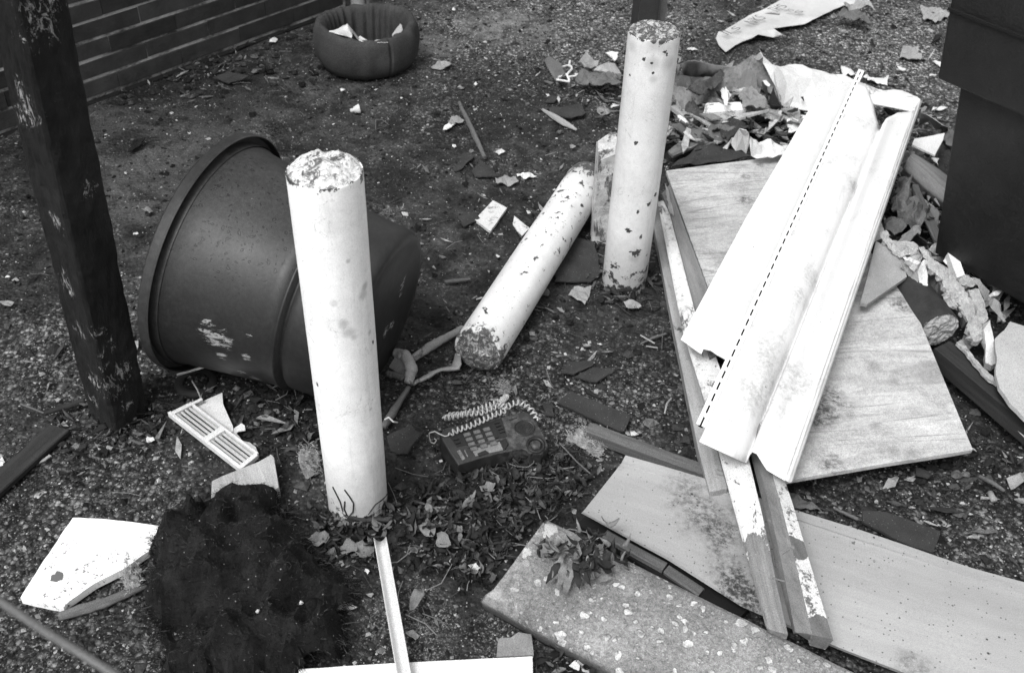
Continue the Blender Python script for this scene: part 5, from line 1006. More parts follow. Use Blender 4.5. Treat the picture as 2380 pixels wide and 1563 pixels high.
# plaster pieces
SH("drywall_piece", "smooth grey triangular panel sticking out from under the cladding", "drywall piece", [h8(150, 345, .15), h8(260, 400, .15), h8(400, 490, .14), h8(445, 685, .13), h8(250, 820, .13), h8(68, 945, .13), h8(0, 930, .13), h8(90, 600, .14)], 'plaster_face', res=.02, thick=.010)
SH("drywall_piece", "lower grey edge strip of the panel sticking out from under the cladding", "x", [h8(200, 800, .1)]*3, 'plaster_face') if False else None
P_ = plain("rough_plaster_edge", .34, .62, sc=50, rough=.95, bs=1, bsc=90, bd=.010, stain=.24, st=(.60, .66), ssc=34)
SH("plaster_lump", "long rough plaster ridge with a crumbly top, starting at the cladding edge", "plaster lump", [h8(185, 250, .17), h8(250, 238, .18), h8(300, 320, .17), h8(400, 350, .18), h8(500, 365, .18), h8(560, 440, .17), h8(600, 470, .16), h8(440, 490, .15), h8(400, 495, .15), h8(290, 410, .16), h8(190, 320, .16)], P_, res=.006, rag=.009, amp=.010, freq=30, rough_top=.003, thick=.03)
SH("plaster_lump", "bright white broken plaster chunk hanging below the ridge", "plaster lump", [h8(408, 495, .17), h8(480, 490, .18), h8(620, 545, .17), h8(640, 640, .15), h8(640, 800, .12), h8(585, 832, .11), h8(545, 815, .115), h8(550, 680, .13), h8(500, 560, .155)], plain("white_plaster", .68, .82, sc=20, rough=.95, bs=.9, bsc=60, bd=.008), res=.006, rag=.008, amp=.007, freq=34, rough_top=.0028, thick=.012)
SH("drywall_piece", "curved grey face of the broken white plaster chunk", "drywall piece", [h8(400, 520, .155), h8(450, 540, .155), h8(530, 620, .145), h8(552, 700, .13), h8(548, 812, .112), h8(520, 800, .11), h8(470, 690, .12), h8(400, 590, .145)], 'plaster_face', res=.012, thick=.006)
SH("drywall_piece", "shadowed grey face of the longest plaster slab, above the log", "drywall piece", [h8(640, 560, .13), h8(720, 650, .13), h8(800, 760, .13), h8(830, 850, .12), h8(960, 960, .11), h8(1040, 1110, .09), h8(1000, 1170, .06), h8(930, 1000, .06), h8(820, 940, .07), h8(640, 820, .08)], 'felt_mid', res=.014, thick=.008)  # slab's shaded side as its own piece, shade painted in darker grey
SH("plaster_slab", "longest broken plaster slab, rough along its top edge, running down past the log", "plaster slab", [h8(560, 395, .17), h8(610, 395, .17), h8(650, 440, .17), h8(720, 535, .17), h8(830, 590, .165), h8(870, 640, .16), h8(940, 740, .15), h8(1030, 850, .135), h8(1080, 980, .12), h8(1165, 1180, .09), h8(1170, 1265, .08), h8(1105, 1300, .075), h8(1005, 1190, .08), h8(1030, 1110, .09), h8(940, 960, .11), h8(820, 840, .13), h8(785, 720, .14), h8(690, 640, .15), h8(600, 490, .16)], P_, res=.006, rag=.008, amp=.008, freq=30, rough_top=.0028, thick=.014)
SH("plaster_lump", "pointed pale rubble lump beside the stick near the steel bin", "plaster lump", [h8(650, 425, .09), h8(700, 372, .10), h8(800, 350, .10), h8(845, 430, .09), h8(810, 492, .08), h8(720, 475, .08)], P_, res=.006, rag=.005, rough_top=.002, bulge=.02, bw=.02, thick=.0)
SH("plaster_batten", "straight pale batten standing over the plaster slab near the bin", "batten", [h8(798, 335, .13), h8(870, 325, .13), h8(940, 500, .12), h8(1000, 665, .11), h8(925, 695, .11), h8(860, 520, .12)], 'white_board', res=.02, thick=.02, rag=.001)
SH("plaster_lump", "small dull plaster lump at the lower end of the straight batten", "plaster lump", [h8(930, 690, .10), h8(1000, 665, .11), h8(1080, 700, .11), h8(1130, 760, .10), h8(1050, 785, .09), h8(960, 760, .09)], P_, res=.006, rag=.006, rough_top=.002, bulge=.01, bw=.02, thick=.0)
SH("plaster_shard", "thin grey plaster shard with a ragged pale top reaching toward the bin's underside", "plaster shard", [h8(1068, 685, .10), h8(1140, 705, .10), h8(1230, 855, .09), h8(1325, 925, .08), h8(1335, 1010, .07), h8(1392, 1110, .06), h8(1370, 1115, .06), h8(1270, 1010, .06), h8(1180, 890, .07), h8(1120, 760, .09)], 'plaster_face', res=.01, rag=.004, amp=.003, thick=.006)
SH("plaster_batten", "upper stubby white plaster block of the leaning pair", "plaster block", [h8(1030, 805, .11), h8(1130, 795, .11), h8(1180, 900, .10), h8(1225, 1080, .08), h8(1155, 1150, .07), h8(1085, 1060, .08), h8(1095, 960, .09)], P_, res=.007, rag=.005, amp=.003, rough_top=.0015, thick=.02)
SH("plaster_batten", "lower stubby white plaster block with a round grey end, next to the broken panel", "plaster block", [h8(1185, 1180, .09), h8(1240, 1095, .09), h8(1270, 1250, .08), h8(1310, 1500, .06), h8(1255, 1530, .055), h8(1195, 1500, .055), h8(1200, 1330, .07)], plain("white_plaster_block", .66, .8, sc=20, rough=.9, bs=.5, bsc=60), res=.012, rag=.002, thick=.024)
# log with a rough concrete end
def log():
    a = P(*h8(755, 1195), .075); b = P(*h8(420, 760), .075); d = (b-a).normalized(); yw = math.atan2(d.y, d.x); r = .050
    t = T("concrete_log", (a.x, a.y, 0), "short dark cylinder with a rough round concrete end, below the plaster slabs", "cylinder")
    pf = [(r*.96, 0), (r, .004)] + [(r*(1+.01*math.sin(i)), .03*i) for i in range(1, 12)]
    V, F = lathe(pf, 48, lambda q, z, w: (q + .002*nz((math.cos(w)*3, math.sin(w)*3, z*10), 1, 2), z)); Rm = d.to_track_quat('Z', 'Y').to_matrix()
    mk("side", [a + Rm @ v for v in V], F, plain("dark_bark", .02, .045, sc=20, bs=.8), par=t, smooth=True, yaw=yw)
    V, F = lathe([(max(.0005, r*.975*i_/16), -.004 + .006*(i_/16)**4) for i_ in range(17)], 64, lambda q, z, w: (q, z + .005*nz((q*math.cos(w), q*math.sin(w), 0), 50, 3) + .004*nz((q*math.cos(w), q*math.sin(w), 0), 130, 3)))
    mk("end_face", [a + Rm @ v for v in V], [tuple(reversed(f)) for f in F], plain("rough_concrete_end", .26, .52, sc=30, rough=.95, bs=.9, bsc=70, bd=.004), par=t, yaw=yw)
log()
beam("dark_timber", c8(1400, 835), c8(2090, 1405), .055, .05, M['plank_dark'], z0=.085, n=16, rag=.003, lab="long dark timber running to the right picture edge below the log", cat="timber")
ruled("edge_trim", [[c8(1380, 895, .055), c8(1600, 1110, .055), c8(1954, 1470, .055), c8(2060, 1580, .055)], [c8(1400, 872, .062), c8(1630, 1090, .062), c8(1954, 1412, .062), c8(2070, 1530, .062)]], wood("pale_edge", .42, .6, stain=.15), n=20, sub=1, thick=.02, lab="pale narrow batten lying along the near side of the long dark timber", cat="batten")
SH("plaster_shard", "thin pale plaster strip lying on the long dark timber", "plaster shard", [c8(1495, 822, .10), c8(1560, 850, .10), c8(1640, 950, .10), c8(1740, 1050, .10), c8(1770, 1110, .10), c8(1700, 1060, .10), c8(1590, 930, .10)], P_, res=.008, rag=.005, thick=.008)
SH("drywall_piece", "large broken pale panel with a torn edge at the right picture edge", "drywall piece", [c8(1858, 682, .12), c8(1954, 712, .12), c8(2100, 760, .12), c8(2100, 1450, .12), c8(1954, 1335, .12), c8(1860, 1240, .12), c8(1785, 1130, .12), c8(1762, 1040, .12), c8(1770, 950, .12), c8(1755, 800, .12), c8(1820, 740, .12)], plain("pale_panel", .40, .52, sc=8, rough=.8, stain=.2, st=(.68, .72)), res=.018, rag=.004, thick=.010)
# bits around: (name, label, category, points, material)
def blob(name, lab, cat, x, y, rpx, m, z=.004, grp=None, h=.5, asp=1.0, rot=0.0, seed=0, k_=7):
    r = random.Random(seed*77+int(x)); pts = []
    k_ = r.choice([4, 5, 5, 6])
    for i in range(k_):
        w = 2*math.pi*(i + r.uniform(-.3, .3))/k_; q = rpx*r.uniform(.5, 1.15); dx, dy = q*math.cos(w)*asp, q*math.sin(w)*.62
        pts.append((x + dx*math.cos(rot) - dy*math.sin(rot), y + dx*math.sin(rot) + dy*math.cos(rot), z + r.uniform(0, .006)))
    return sheet(name, pts, M[m], res=max(.004, rpx*.0003), rag=.0012, fold=.010 if rpx > 15 else .004, freq=22, thick=.0014, lab=lab, cat=cat, grp=grp)
SC_ = [("crumpled wad of paper between the fallen and the upright far bollard", c7(600, 500), 36, 'paper_grey', 1, 0), ("pale paper flake stuck near the tub's foot", c5(1020, 1485), 14, 'paper', 1, .1),
 ("white chip at the far left edge below the post", b1(8, 130), 14, 'paper', .7, 1.2), ("torn white scrap on the matted wool near the channel strip", b2(640, 1090), 30, 'paper', 1.3, .3), ("white chip beside the upper part of the channel strip", b2(820, 865), 11, 'paper', .8, 1.4),
 ("grey chip lower down beside the channel strip", b2(850, 1035), 10, 'paper_grey', 1, 0), ("torn white scrap on bare ground left of the kerb's tip", b2(1560, 845), 16, 'paper', 1.2, .5), ("pale triangular chip on the bright gravel right of the channel strip", b2(1140, 1310), 17, 'paper_grey', 1.1, 0),
 ("white crumpled scrap on the lower matted wool", b2(260, 1345), 19, 'paper', 1.2, -.5), ("tiny white chip on the matted wool near the bottom edge", b1(1490, 1480), 9, 'paper', 1, 0), ("tiny white chip at the bottom edge left of the matted wool", b1(1180, 1548), 8, 'paper', 1, 0),
 ("torn white label at the kerb's near side by the bottom edge", b3(620, 1530), 30, 'paper', 1.3, .6), ("white sliver left of the far bollard near the speckled tile", c2(1890, 1190), 18, 'paper', 1.6, .1), ("dull feather shaped chip above the speckled tile", c2(1790, 1235), 22, 'paper_grey', 1.5, .2),
 ("white chip close to the wall left of the wrapped ring", c2(195, 270), 11, 'paper', 1.3, -.1), ("white round chip in front of the wrapped ring", c2(655, 612), 7, 'paper', 1.2, 0), ("small white crumb on open ground far from the ring", c2(1568, 573), 6, 'paper', 1, 0),
 ("small white rectangle above the ring's right side", c2(1415, 65), 6, 'paper', 1, 0), ("pale shard next to the lone stick's upper end", c2(1430, 818), 16, 'paper_grey', 1.5, -.2), ("thin white shard left of the lone stick", c2(1385, 860), 13, 'paper', 1.9, -.5),
 ("white sliver beside the lone stick's lower end", c2(1740, 1035), 9, 'paper', 1.5, 0), ("little white crumb left of the lone stick's lower end", c2(1422, 995), 6, 'paper', 1, 0), ("white bit on the ground left of the tub's rim", c5(930, 85), 9, 'paper', 1, 0),
 ("grey pebble like chip left of the black post's foot", c5(390, 1215), 8, 'paper_grey', 1, 0), ("pale chip among rubble by the black post's foot", c5(440, 1380), 11, 'paper_grey', 1, .6), ("white crumb near the fallen bollard's middle", c7(40, 240), 7, 'paper', 1, 0),
 ("grey wad near the upright far bollard's foot", c7(965, 570), 24, 'paper_grey', 1.2, .4), ("white crumb in the middle of bare asphalt", c7(742, 833), 6, 'paper', 1.3, 0), ("grey crumb next to the white crumb on the asphalt", c7(652, 845), 9, 'paper_grey', 1.2, 0),
 ("pale stone like chip by the shingle", c7(715, 1160), 10, 'paper_grey', 1, 0), ("little oval chip beyond the muddy board", c7(972, 1450), 10, 'paper', 1.2, 0), ("white flattened scrap at the top right by the bin", c4(1330, 100), 30, 'paper_grey', 1.6, .1),
 ("white sliver lying right of the triangular board", c4(1380, 740), 12, 'paper', 1.8, 0), ("white chip left of the bin's rim", c4(1370, 435), 11, 'paper', 1.6, .6), ("grey white scrap above the cladding's top end", c4(1115, 470), 11, 'paper', 1.2, 0),
 ("small white bit right of the cladding's top", c4(1325, 510), 6, 'paper', 1.8, 0), ("pale crumpled bundle on the ground at the upper right", c4(1200, 370), 30, 'paper_grey', 1.5, .3), ("pale torn splinter sheet across the cladding's top end", c4(760, 495), 17, 'paper', 2.2, .35),
 ("second torn white splinter right of the cladding's top end", c4(960, 540), 17, 'paper', 2.2, .1), ("white stub by the bollard's back left", g6(1010, 765), 12, 'paper', 2.0, -.15), ("grey chip left of the broken stub", g6(440, 1330), 10, 'paper_grey', 1, 0),
 ("white chip behind the far steel post", c3(1365, 330), 9, 'paper', 1.6, 0), ("square pale plastic piece left of the tub's rim", c1(1005, 1430), 19, 'tile', 1, .1), ("white crumb left of the telephone's front corner", b2(1325, 125), 7, 'paper', 1, 0),
 ("pale stone chip under the plywood's right corner", b4(1175, 250), 12, 'paper_grey', 1.1, 0), ("cracked grey crumb heap under the plywood's lower edge", b4(1040, 280), 22, 'paper_grey', 1.3, -.4), ("dull flat scrap near the cladding's lower tip", b4(420, 400), 30, 'felt_mid', 1.7, .35),
 ("small pale crumb beside the shingle under the plywood", b4(940, 400), 9, 'paper_grey', .8, 1), ("torn pale leaf shaped paper at the lower right edge", b4(1900, 250), 34, 'paper_grey', 1.2, .2), ("grey flake left of the white ceiling board", b1(680, 40), 6, 'paper', 1, 0),
 ("white flake at the left above the dark plank", c5(50, 380), 7, 'paper', 1, 0), ("pale long chip at the left edge beside the post", c5(45, 555), 12, 'paper_grey', 1.8, .1), ("crumb pile by the battens left of the wall", c2(1340, 440), 18, 'paper_grey', 1.8, -.1)]
for i, (lb, q, rp, m, asp, rot) in enumerate(SC_): blob("scrap", lb, "scrap", q[0], q[1], rp, m, asp=asp, rot=rot, seed=i, grp="loose scraps on the ground")
EYEv = Vector((0, 0, EYE))
# plastic cap, filter butt, bent wire triangle
c_ = P(*c2(745, 755), .012); V, F = lathe([(.0005, .0), (.006, .001), (.006, .012), (.010, .014), (.0155, .03), (.016, .034), (.013, .034)], 24); Rm = Vector((.95, .25, .15)).to_track_quat('Z', 'Y').to_matrix()
mk("plastic_cap", [c_ + Rm @ (v - Vector((0, 0, .017))) + Vector((0, 0, .004)) for v in V], F, M['paper'], lab="small white bell shaped plastic cap on open ground behind the tub", cat="plastic cap", smooth=True)
p0, p1 = P(*b4(1715, 338), .008), P(*b4(1745, 395), .008); g = G(); g.tube([p0, p0.lerp(p1, .5), p1], .0065, n=14); g.obj("filter_stub", M['paper_grey'], lab="pale cylindrical stub on the gravel at the lower right", cat="stub", smooth=True)
g = G(); L_ = [P(*c2(x, y), .01) for x, y in [(885, 815), (885, 885), (975, 850), (930, 815), (885, 815)]]; g.tube(L_, .0016, n=6); g.tube([L_[2], P(*c2(900, 860), .02), P(*c2(940, 830), .01)], .0014, n=6); g.obj("bent_wire", M['plank_mid'], lab="bent wire triangle lying on the ground behind the front bollard", cat="wire")
# flakes on the tub
# ------------------------------------------------ fluff tufts, matted wool
def fibres(poly, n, ln, zmax, m, name, par=None, kind=None, w=.0005, hf=None, **k):
    V = []; F = []; xs = [p.x for p in poly]; ys = [p.y for p in poly]; pp = [(p.x, p.y) for p in poly]; c = 0
    while c < n:
        x, y = random.uniform(min(xs), max(xs)), random.uniform(min(ys), max(ys))
        if not inside(x, y, pp): continue
        c += 1; z = hf(x, y) if hf else random.uniform(0, zmax); a = random.uniform(0, 6.28); el = random.uniform(-.2, 1.0); d = Vector((math.cos(a)*math.cos(el), math.sin(a)*math.cos(el), math.sin(el))); s = d.orthogonal().normalized()*w
        p = Vector((x, y, z)); l = ln*random.uniform(.4, 1.3); b = Vector((random.uniform(-1, 1), random.uniform(-1, 1), random.uniform(-1, .2)))*l*.4
        pts = [p, p + d*l*.5, p + d*l + b]; i0 = len(V)
        for q in pts: q.z = max(q.z, .001); V += [q - s, q + s]
        F += [(i0, i0+1, i0+3, i0+2), (i0+2, i0+3, i0+5, i0+4)]
    return mk(name, V, F, m, par=par, kind=kind, **k)
def tuft(lab, x, y, rx, ry, h, n=260, m='fluff', name="fluff_tuft"):
    pts = [(x + rx*math.cos(w)*random.uniform(.7, 1.1), y + ry*math.sin(w)*random.uniform(.7, 1.1), .001) for w in np.linspace(0, 2*math.pi, 11)[:-1]]
    poly = [P(*p) for p in pts]; c = sum(poly, Vector())/len(poly)
    t = T(name, (c.x, c.y, 0), lab, "fluff", "tufts of insulation fluff")
    sheet("wad", pts, M[m], res=.006, bulge=h, bw=.018, freq=34, fold=h*.4, rag=.004, thick=0, par=t, rough_top=.0015)
    fibres([c + (p-c)*1.05 for p in poly], n, .012, h*.9, M[m], "loose_fibres", par=t)
tuft("pale fluff tuft right of the telephone by the muddy board", 1352, 1022, 34, 26, .022)
tuft("second fluff wad just right of the first, touching the muddy board", 1385, 1040, 22, 24, .018)
tuft("small round fluff tuft above the coiled cord", 1168, 905, 18, 14, .016, 160)
tuft("grey fluff wad hugging the front bollard's left side", 722, 1075, 30, 38, .03, 300)
tuft("hairy pale fluff between the ceiling board and the matted wool", 308, 1345, 26, 44, .03, 380)
tuft("grey fluff in the middle of the debris heap", *g5(1290, 880), 34, 20, .06, 260)
tuft("fluff beside the far steel post's right, among rubble", *g5(300, 880), 26, 24, .03, 200)
tuft("small fluff wisp at the upper middle near the steel post", *g6(850, 850), 16, 12, .02, 120)
def wool():
    o_ = [b1(1330, 560), b1(1440, 490), b1(1540, 440), b1(1640, 400), b1(1780, 410), b1(1885, 400), b1(1900, 480), b1(1880, 540), b2(330, 520), b2(250, 560), b2(330, 640), b2(420, 740), b2(520, 830), b2(560, 900), b2(700, 950), b2(740, 1030), b2(700, 1150), b2(620, 1230), b2(700, 1330), b2(640, 1460), b2(400, 1520), b2(350, 1620), b1(1600, 1650), b1(1110, 1640), b1(1090, 1400), b1(1080, 1300), b1(1010, 1180), b1(1040, 1000), b1(1060, 900), b1(1060, 800), b1(1050, 720), b1(1120, 660), b1(1200, 620)]
    pts = [(x, y, .004) for x, y in o_]; poly = [P(*p) for p in pts]; c = sum(poly, Vector())/len(poly)
    t = T("matted_wool", (c.x, c.y, 0), "large black matted heap of fibrous wool in the left foreground", "matted wool")
    o = sheet("wool_mat", pts, M['char'], res=.0085, bulge=.115, bw=.020, freq=7, fold=.050, amp=.005, rag=.014, thick=0, par=t, rough_top=.0028, seed=4.2)
    me = o.data; Mw = WM[o.name]; top = np.array([list(Mw @ v.co) for v in me.vertices]); idx = rng.integers(0, len(top), 9000); V = []; F = []
    for i in idx:
        p = Vector(top[i]) + Vector((random.uniform(-.004, .004), random.uniform(-.004, .004), -.001)); a = random.uniform(0, 6.28); el = random.uniform(-.1, .9)*random.random(); d = Vector((math.cos(a)*math.cos(el), math.sin(a)*math.cos(el), math.sin(el)+.05)); s = d.orthogonal().normalized()*.0003; l = random.uniform(.003, .010)
        i0 = len(V); b = Vector((random.uniform(-1, 1), random.uniform(-1, 1), random.uniform(-.9, .2)))*l*.45
        for q in (p, p + d*l*.5, p + d*l + b): V += [q - s, q + s]
        F += [(i0, i0+1, i0+3, i0+2), (i0+2, i0+3, i0+5, i0+4)]
    k = NT("wool_fibre", 1, .1); mf = k.done(k.map(k.op('POWER', k.isl, 5), 0, 1, .004, .10), grain=0)
    mk("loose_fibres", V, F, mf, par=t)
    ep = [poly[i].lerp(poly[(i+1) % len(poly)], random.random()) for i in range(len(poly)) for _ in range(70)]; V = []; F = []
    for p in ep:
        d0 = (p-c).normalized(); d = (d0 + Vector((random.uniform(-.9, .9), random.uniform(-.9, .9), random.uniform(.0, .7)))).normalized(); l = random.uniform(.006, .024); p = p - d0*random.uniform(0, .012) + Vector((0, 0, random.uniform(.003, .04))); s = d.orthogonal().normalized()*.0004; i0 = len(V); b = Vector((random.uniform(-1, 1), random.uniform(-1, 1), -.8))*l*.4
        for q in (p, p + d*l*.5, p + d*l + b): q.z = max(q.z, .001); V += [q - s, q + s]
        F += [(i0, i0+1, i0+3, i0+2), (i0+2, i0+3, i0+5, i0+4)]
    mk("frayed_edge", V, F, mf, par=t)
wool()
# ------------------------------------------------ leaves
lf = NT("dry_leaf", .75, .25); lc = lf.map(lf.op('POWER', lf.isl, 4), 0, 1, .010, .15); lc = lf.op('MULTIPLY', lc, lf.map(lf.noise(60, 5, .7), .3, .7, .7, 1.3)); M['leaf'] = lf.done(lc, lf.noise(70, 5), .5, .002)
lf = NT("pale_dry_leaf", .75, .25); lc = lf.map(lf.isl, 0, 1, .08, .26); lc = lf.op('MULTIPLY', lc, lf.map(lf.noise(60, 5, .7), .3, .7, .6, 1.3)); M['leaf_pale'] = lf.done(lc, lf.noise(70, 5), .5, .002)
def leaf(g, p, ln, wd, az, el=0.1, curl=.5, fold=.4, roll=0.0):
    d = Vector((math.cos(az)*math.cos(el), math.sin(az)*math.cos(el), math.sin(el))); s = Vector((-math.sin(az), math.cos(az), 0)); s = s*math.cos(roll) + Vector((0, 0, 1))*math.sin(roll); u = s.cross(d)*-1
    if u.z < 0: u = -u
    V = []; N = 7
    for i in range(N):
        t = i/(N-1); w = wd*math.sin(math.pi*min(1, .06+.94*t)**.8)*(1 if i < N-1 else .05); c = p + d*(ln*t) + u*(curl*ln*(t-.5)**2*1.2 - curl*ln*.1)
        wob = random.uniform(-.22, .22)*wd; w *= random.uniform(.75, 1.1)
        V += [c - s*w/2 + u*(fold*w/2 + wob), c, c + s*w/2 + u*(fold*w/2 - wob)]
    for v in V: v.z = max(v.z, .0015)
    F = []
    for i in range(N-1): F += [(3*i, 3*i+1, 3*i+4, 3*i+3), (3*i+1, 3*i+2, 3*i+5, 3*i+4)]
    g.add(V, F)
def litter(polys, n, ln, name, lab, seed):
    random.seed(seed); g = G(); gp = [[(P(x, y).x, P(x, y).y) for x, y in q] for q in polys]
    for poly, cnt in zip(gp, n):
        c = 0; xs = [p[0] for p in poly]; ys = [p[1] for p in poly]
        while c < cnt:
            x, y = random.uniform(min(xs), max(xs)), random.uniform(min(ys), max(ys))
            if not inside(x, y, poly): continue
            c += 1; l = random.uniform(*ln)
            leaf(g, Vector((x, y, random.uniform(.001, .016))), l, l*random.uniform(.15, .6), random.uniform(0, 6.28), random.uniform(-.2, .7), random.uniform(-.8, 1.6), random.uniform(-1.2, 1.6), random.uniform(-.9, .9))
    mk(name, g.V, g.F, M['leaf'], kind="stuff", smooth=True, lab=lab)
litter([[(900, 1180), (1010, 1110), (1240, 1100), (1330, 1150), (1290, 1200), (1250, 1190), (1180, 1290), (1120, 1370), (960, 1330), (880, 1260)], [(720, 1180), (890, 1190), (870, 1310), (740, 1300)], [(1040, 1080), (1330, 1040), (1400, 1110), (1340, 1170), (1100, 1140)], [(640, 900), (740, 930), (760, 1100), (660, 1060)], [(2060, 960), (2300, 1020), (2380, 1110), (2200, 1100)], [(1240, 1500), (1420, 1540), (1420, 1600), (1240, 1600)]], [720, 150, 260, 60, 60, 60], (.010, .032), "leaf_litter", "dark rotting leaves covering the ground between the front bollard, telephone and kerb", 5)
random.seed(21)
def one_leaf(x, y, ln, wd, az, lab, m='leaf_pale', **k):
    g = G(); leaf(g, P(x, y, .012), ln, wd, az, **k); g.obj("dry_leaf", M[m], smooth=True, lab=lab, cat="leaf", grp="dry leaves on the ground", solid=.0004)
for a in [(*b2(1190, 1010), .060, .028, R_(255), "broad oval leaf lying alone right of the channel strip"), (*b2(1600, 330), .034, .024, R_(20), "wide pale leaf below the telephone's front edge"), (*b2(1520, 380), .045, .012, R_(250), "long narrow leaf pointing down below the telephone"), (*b2(1560, 340), .045, .010, R_(245), "slim curled leaf right beside the long narrow one"), (*b2(650, 540), .045, .035, R_(30), "large pale leaf at the front bollard's foot, upper left"), (*b2(560, 660), .045, .036, R_(200), "bright crumpled leaf at the front bollard's foot, far left"), (*b2(660, 700), .040, .034, R_(330), "pale crumpled leaf left of the channel strip's top"), (*b2(800, 700), .044, .040, R_(280), "round dull leaf touching the channel strip's left side"), (*b2(1210, 540), .045, .040, R_(300), "dark broad leaf right of the channel strip's top"), (*b2(1310, 660), .04, .03, R_(320), "grey leaf further right in the litter"), (*b2(1100, 730), .038, .018, R_(340), "small pale leaf right beside the channel strip"), (*b2(1240, 450), .036, .008, R_(10), "thin pale stalk like leaf right of the front bollard"), (*b2(1690, 380), .022, .013, R_(0), "small white leaf in the litter below the telephone")]:
    one_leaf(a[0], a[1], a[2], a[3], a[4], a[5], curl=random.uniform(.2, 1.2), fold=random.uniform(.1, 1.1), el=random.uniform(0, .3), roll=random.uniform(-.5, .5))
# withered bouquet on the kerb
def bouquet():
    random.seed(12)
    c = P(*b3(640, 790), .085); t = T("withered_plant", (c.x, c.y, .07), "withered clump of drooping dry leaves lying on top of the kerb", "withered plant")
    for i in range(64):
        a = random.uniform(0, 6.28); r = random.uniform(0, .05); px, py = b3(random.gauss(640, 130), random.gauss(760, 75)); p = P(px, py, .082 + random.uniform(0, .022)); ln = random.uniform(.024, .045)
        g = G(); leaf(g, p, ln, ln*random.uniform(.25, .55), a, random.uniform(-.7, .3), random.uniform(.5, 1.9), random.uniform(-1.0, 1.6), random.uniform(-1.2, 1.2)); [None for _ in ()]
        g.obj("leaf", M['leaf_pale'] if random.random() < .35 else M['leaf'], par=t, smooth=True, solid=.0004)
    for (x, y, az, ln) in [(500, 830, 255, .055), (530, 850, 262, .06), (460, 820, 240, .05), (560, 820, 280, .055), (480, 780, 250, .06), (600, 860, 300, .04)]:
        g = G(); leaf(g, P(*b3(x, y), .095), ln, ln*.30, R_(az), -.15, .3, .8); g.obj("leaf", M['leaf_pale'] if az % 20 else M['leaf'], par=t, smooth=True, solid=.0004)
    g = G()
    for i in range(6):
        p = P(*b3(560 + 60*random.random(), 640+60*random.random()), .085); g.tube(resample([p, p + Vector((random.uniform(-.02, .02), random.uniform(-.03, .0), .015)), p + Vector((random.uniform(-.04, .04), random.uniform(-.05, .02), .004))], 8), .0009, n=5)
    g.obj("stems", M['plank_mid'], par=t)
bouquet()
lfb = 0
# ------------------------------------------------ twigs, gravel, crumbs: countless small things
random.seed(3)
def view_ok(x, y):
    v = Vector((x, y, 0)) - EYEv; k = v.dot(FW)
    if k < .1: return False
    px, py = W_/2 + F_*v.dot(RT)/k, H_/2 - F_*v.dot(UP)/k; return -150 < px < 2530 and -150 < py < 1720
def scatter(n, size, flat, seed, dens=None):
    random.seed(seed); V = []; F = []; c = 0
    O = [(1, 0, 0), (0, 1, 0), (-1, 0, 0), (0, -1, 0), (.0, .0, 1), (0, 0, -.6)]
    while c < n:
        y = .7 + 4.2*random.random()**1.25; x = random.uniform(-2.4, 2.5)
        if not view_ok(x, y) or (dens and random.random() > dens(x, y)): continue
        c += 1; s = size[0]*math.exp(random.gauss(0, size[1])); s = min(s, size[0]*4); a = random.uniform(0, 3.14); sx, sy, sz = s*random.uniform(.7, 1.5), s*random.uniform(.6, 1.1), s*flat*random.uniform(.5, 1.2); i0 = len(V); z0 = ground_z(x, y) + sz*.35
        tz = random.uniform(-.4, .4)
        for (u, v, w) in O:
            u, v, w = u + random.uniform(-.25, .25), v + random.uniform(-.25, .25), w + random.uniform(-.25, .25)
            X_, Y_ = u*sx, v*sy; V.append((x + X_*math.cos(a) - Y_*math.sin(a), y + X_*math.sin(a) + Y_*math.cos(a), z0 + w*sz + tz*X_))
        F += [(i0+a_, i0+b_, i0+4) for a_, b_ in ((0, 1), (1, 2), (2, 3), (3, 0))] + [(i0+b_, i0+a_, i0+5) for a_, b_ in ((0, 1), (1, 2), (2, 3), (3, 0))]
    return V, F
gc = [(P(x, y), r) for x, y, r in [(120, 1250, .45), (80, 1500, .3), (1380, 960, .25), (2200, 1250, .35), (950, 1440, .14), (480, 1480, .25), (2250, 60, .9), (1300, 60, .7), (330, 1080, .2), (1150, 1480, .15)]]
def gd(x, y): return min(1, .11 + sum(math.exp(-((x-p.x)**2 + (y-p.y)**2)/(r*r)) for p, r in gc))
k = NT("gravel_stone", .85, .25); mg = k.done(k.op('MULTIPLY', k.map(k.op('POWER', k.isl, 2.8), 0, 1, .024, .42), k.map(k.noise(220, 3), .3, .7, .7, 1.25)))
V, F = scatter(36000, (.0024, .45), .75, 8, gd); mk("gravel", V, F, mg, kind="stuff", lab="loose gravel and grit strewn over the dark asphalt")
k = NT("soil_crumb", .95, .1); md_ = k.done(k.op('MULTIPLY', k.map(k.op('POWER', k.isl, 2), 0, 1, .012, .075), k.map(k.noise(160, 3), .3, .7, .7, 1.3)))
V, F = scatter(14000, (.0042, .55), .6, 18); mk("soil_crumbs", V, F, md_, kind="stuff", lab="dark crumbs of soil and rotten wood over the ground")
k = NT("pale_flake", .8, .2); mfk = k.done(k.map(k.op('POWER', k.isl, 1.8), 0, 1, .10, .62))
pc = [(P(x, y), r) for x, y, r in [(1400, 200, .4), (1650, 260, .5), (2200, 100, .7), (700, 200, .5), (1100, 130, .5), (1200, 450, .25), (450, 200, .35), (1050, 1300, .15), (2150, 1130, .2), (1640, 330, .3)]]
V, F = scatter(1300, (.0032, .55), .25, 28, lambda x, y: min(1, .12 + sum(math.exp(-((x-p.x)**2 + (y-p.y)**2)/(r*r)) for p, r in pc))); mk("pale_flakes", V, F, mfk, kind="stuff", lab="small pale flakes of paint and plaster sprinkled over the ground")
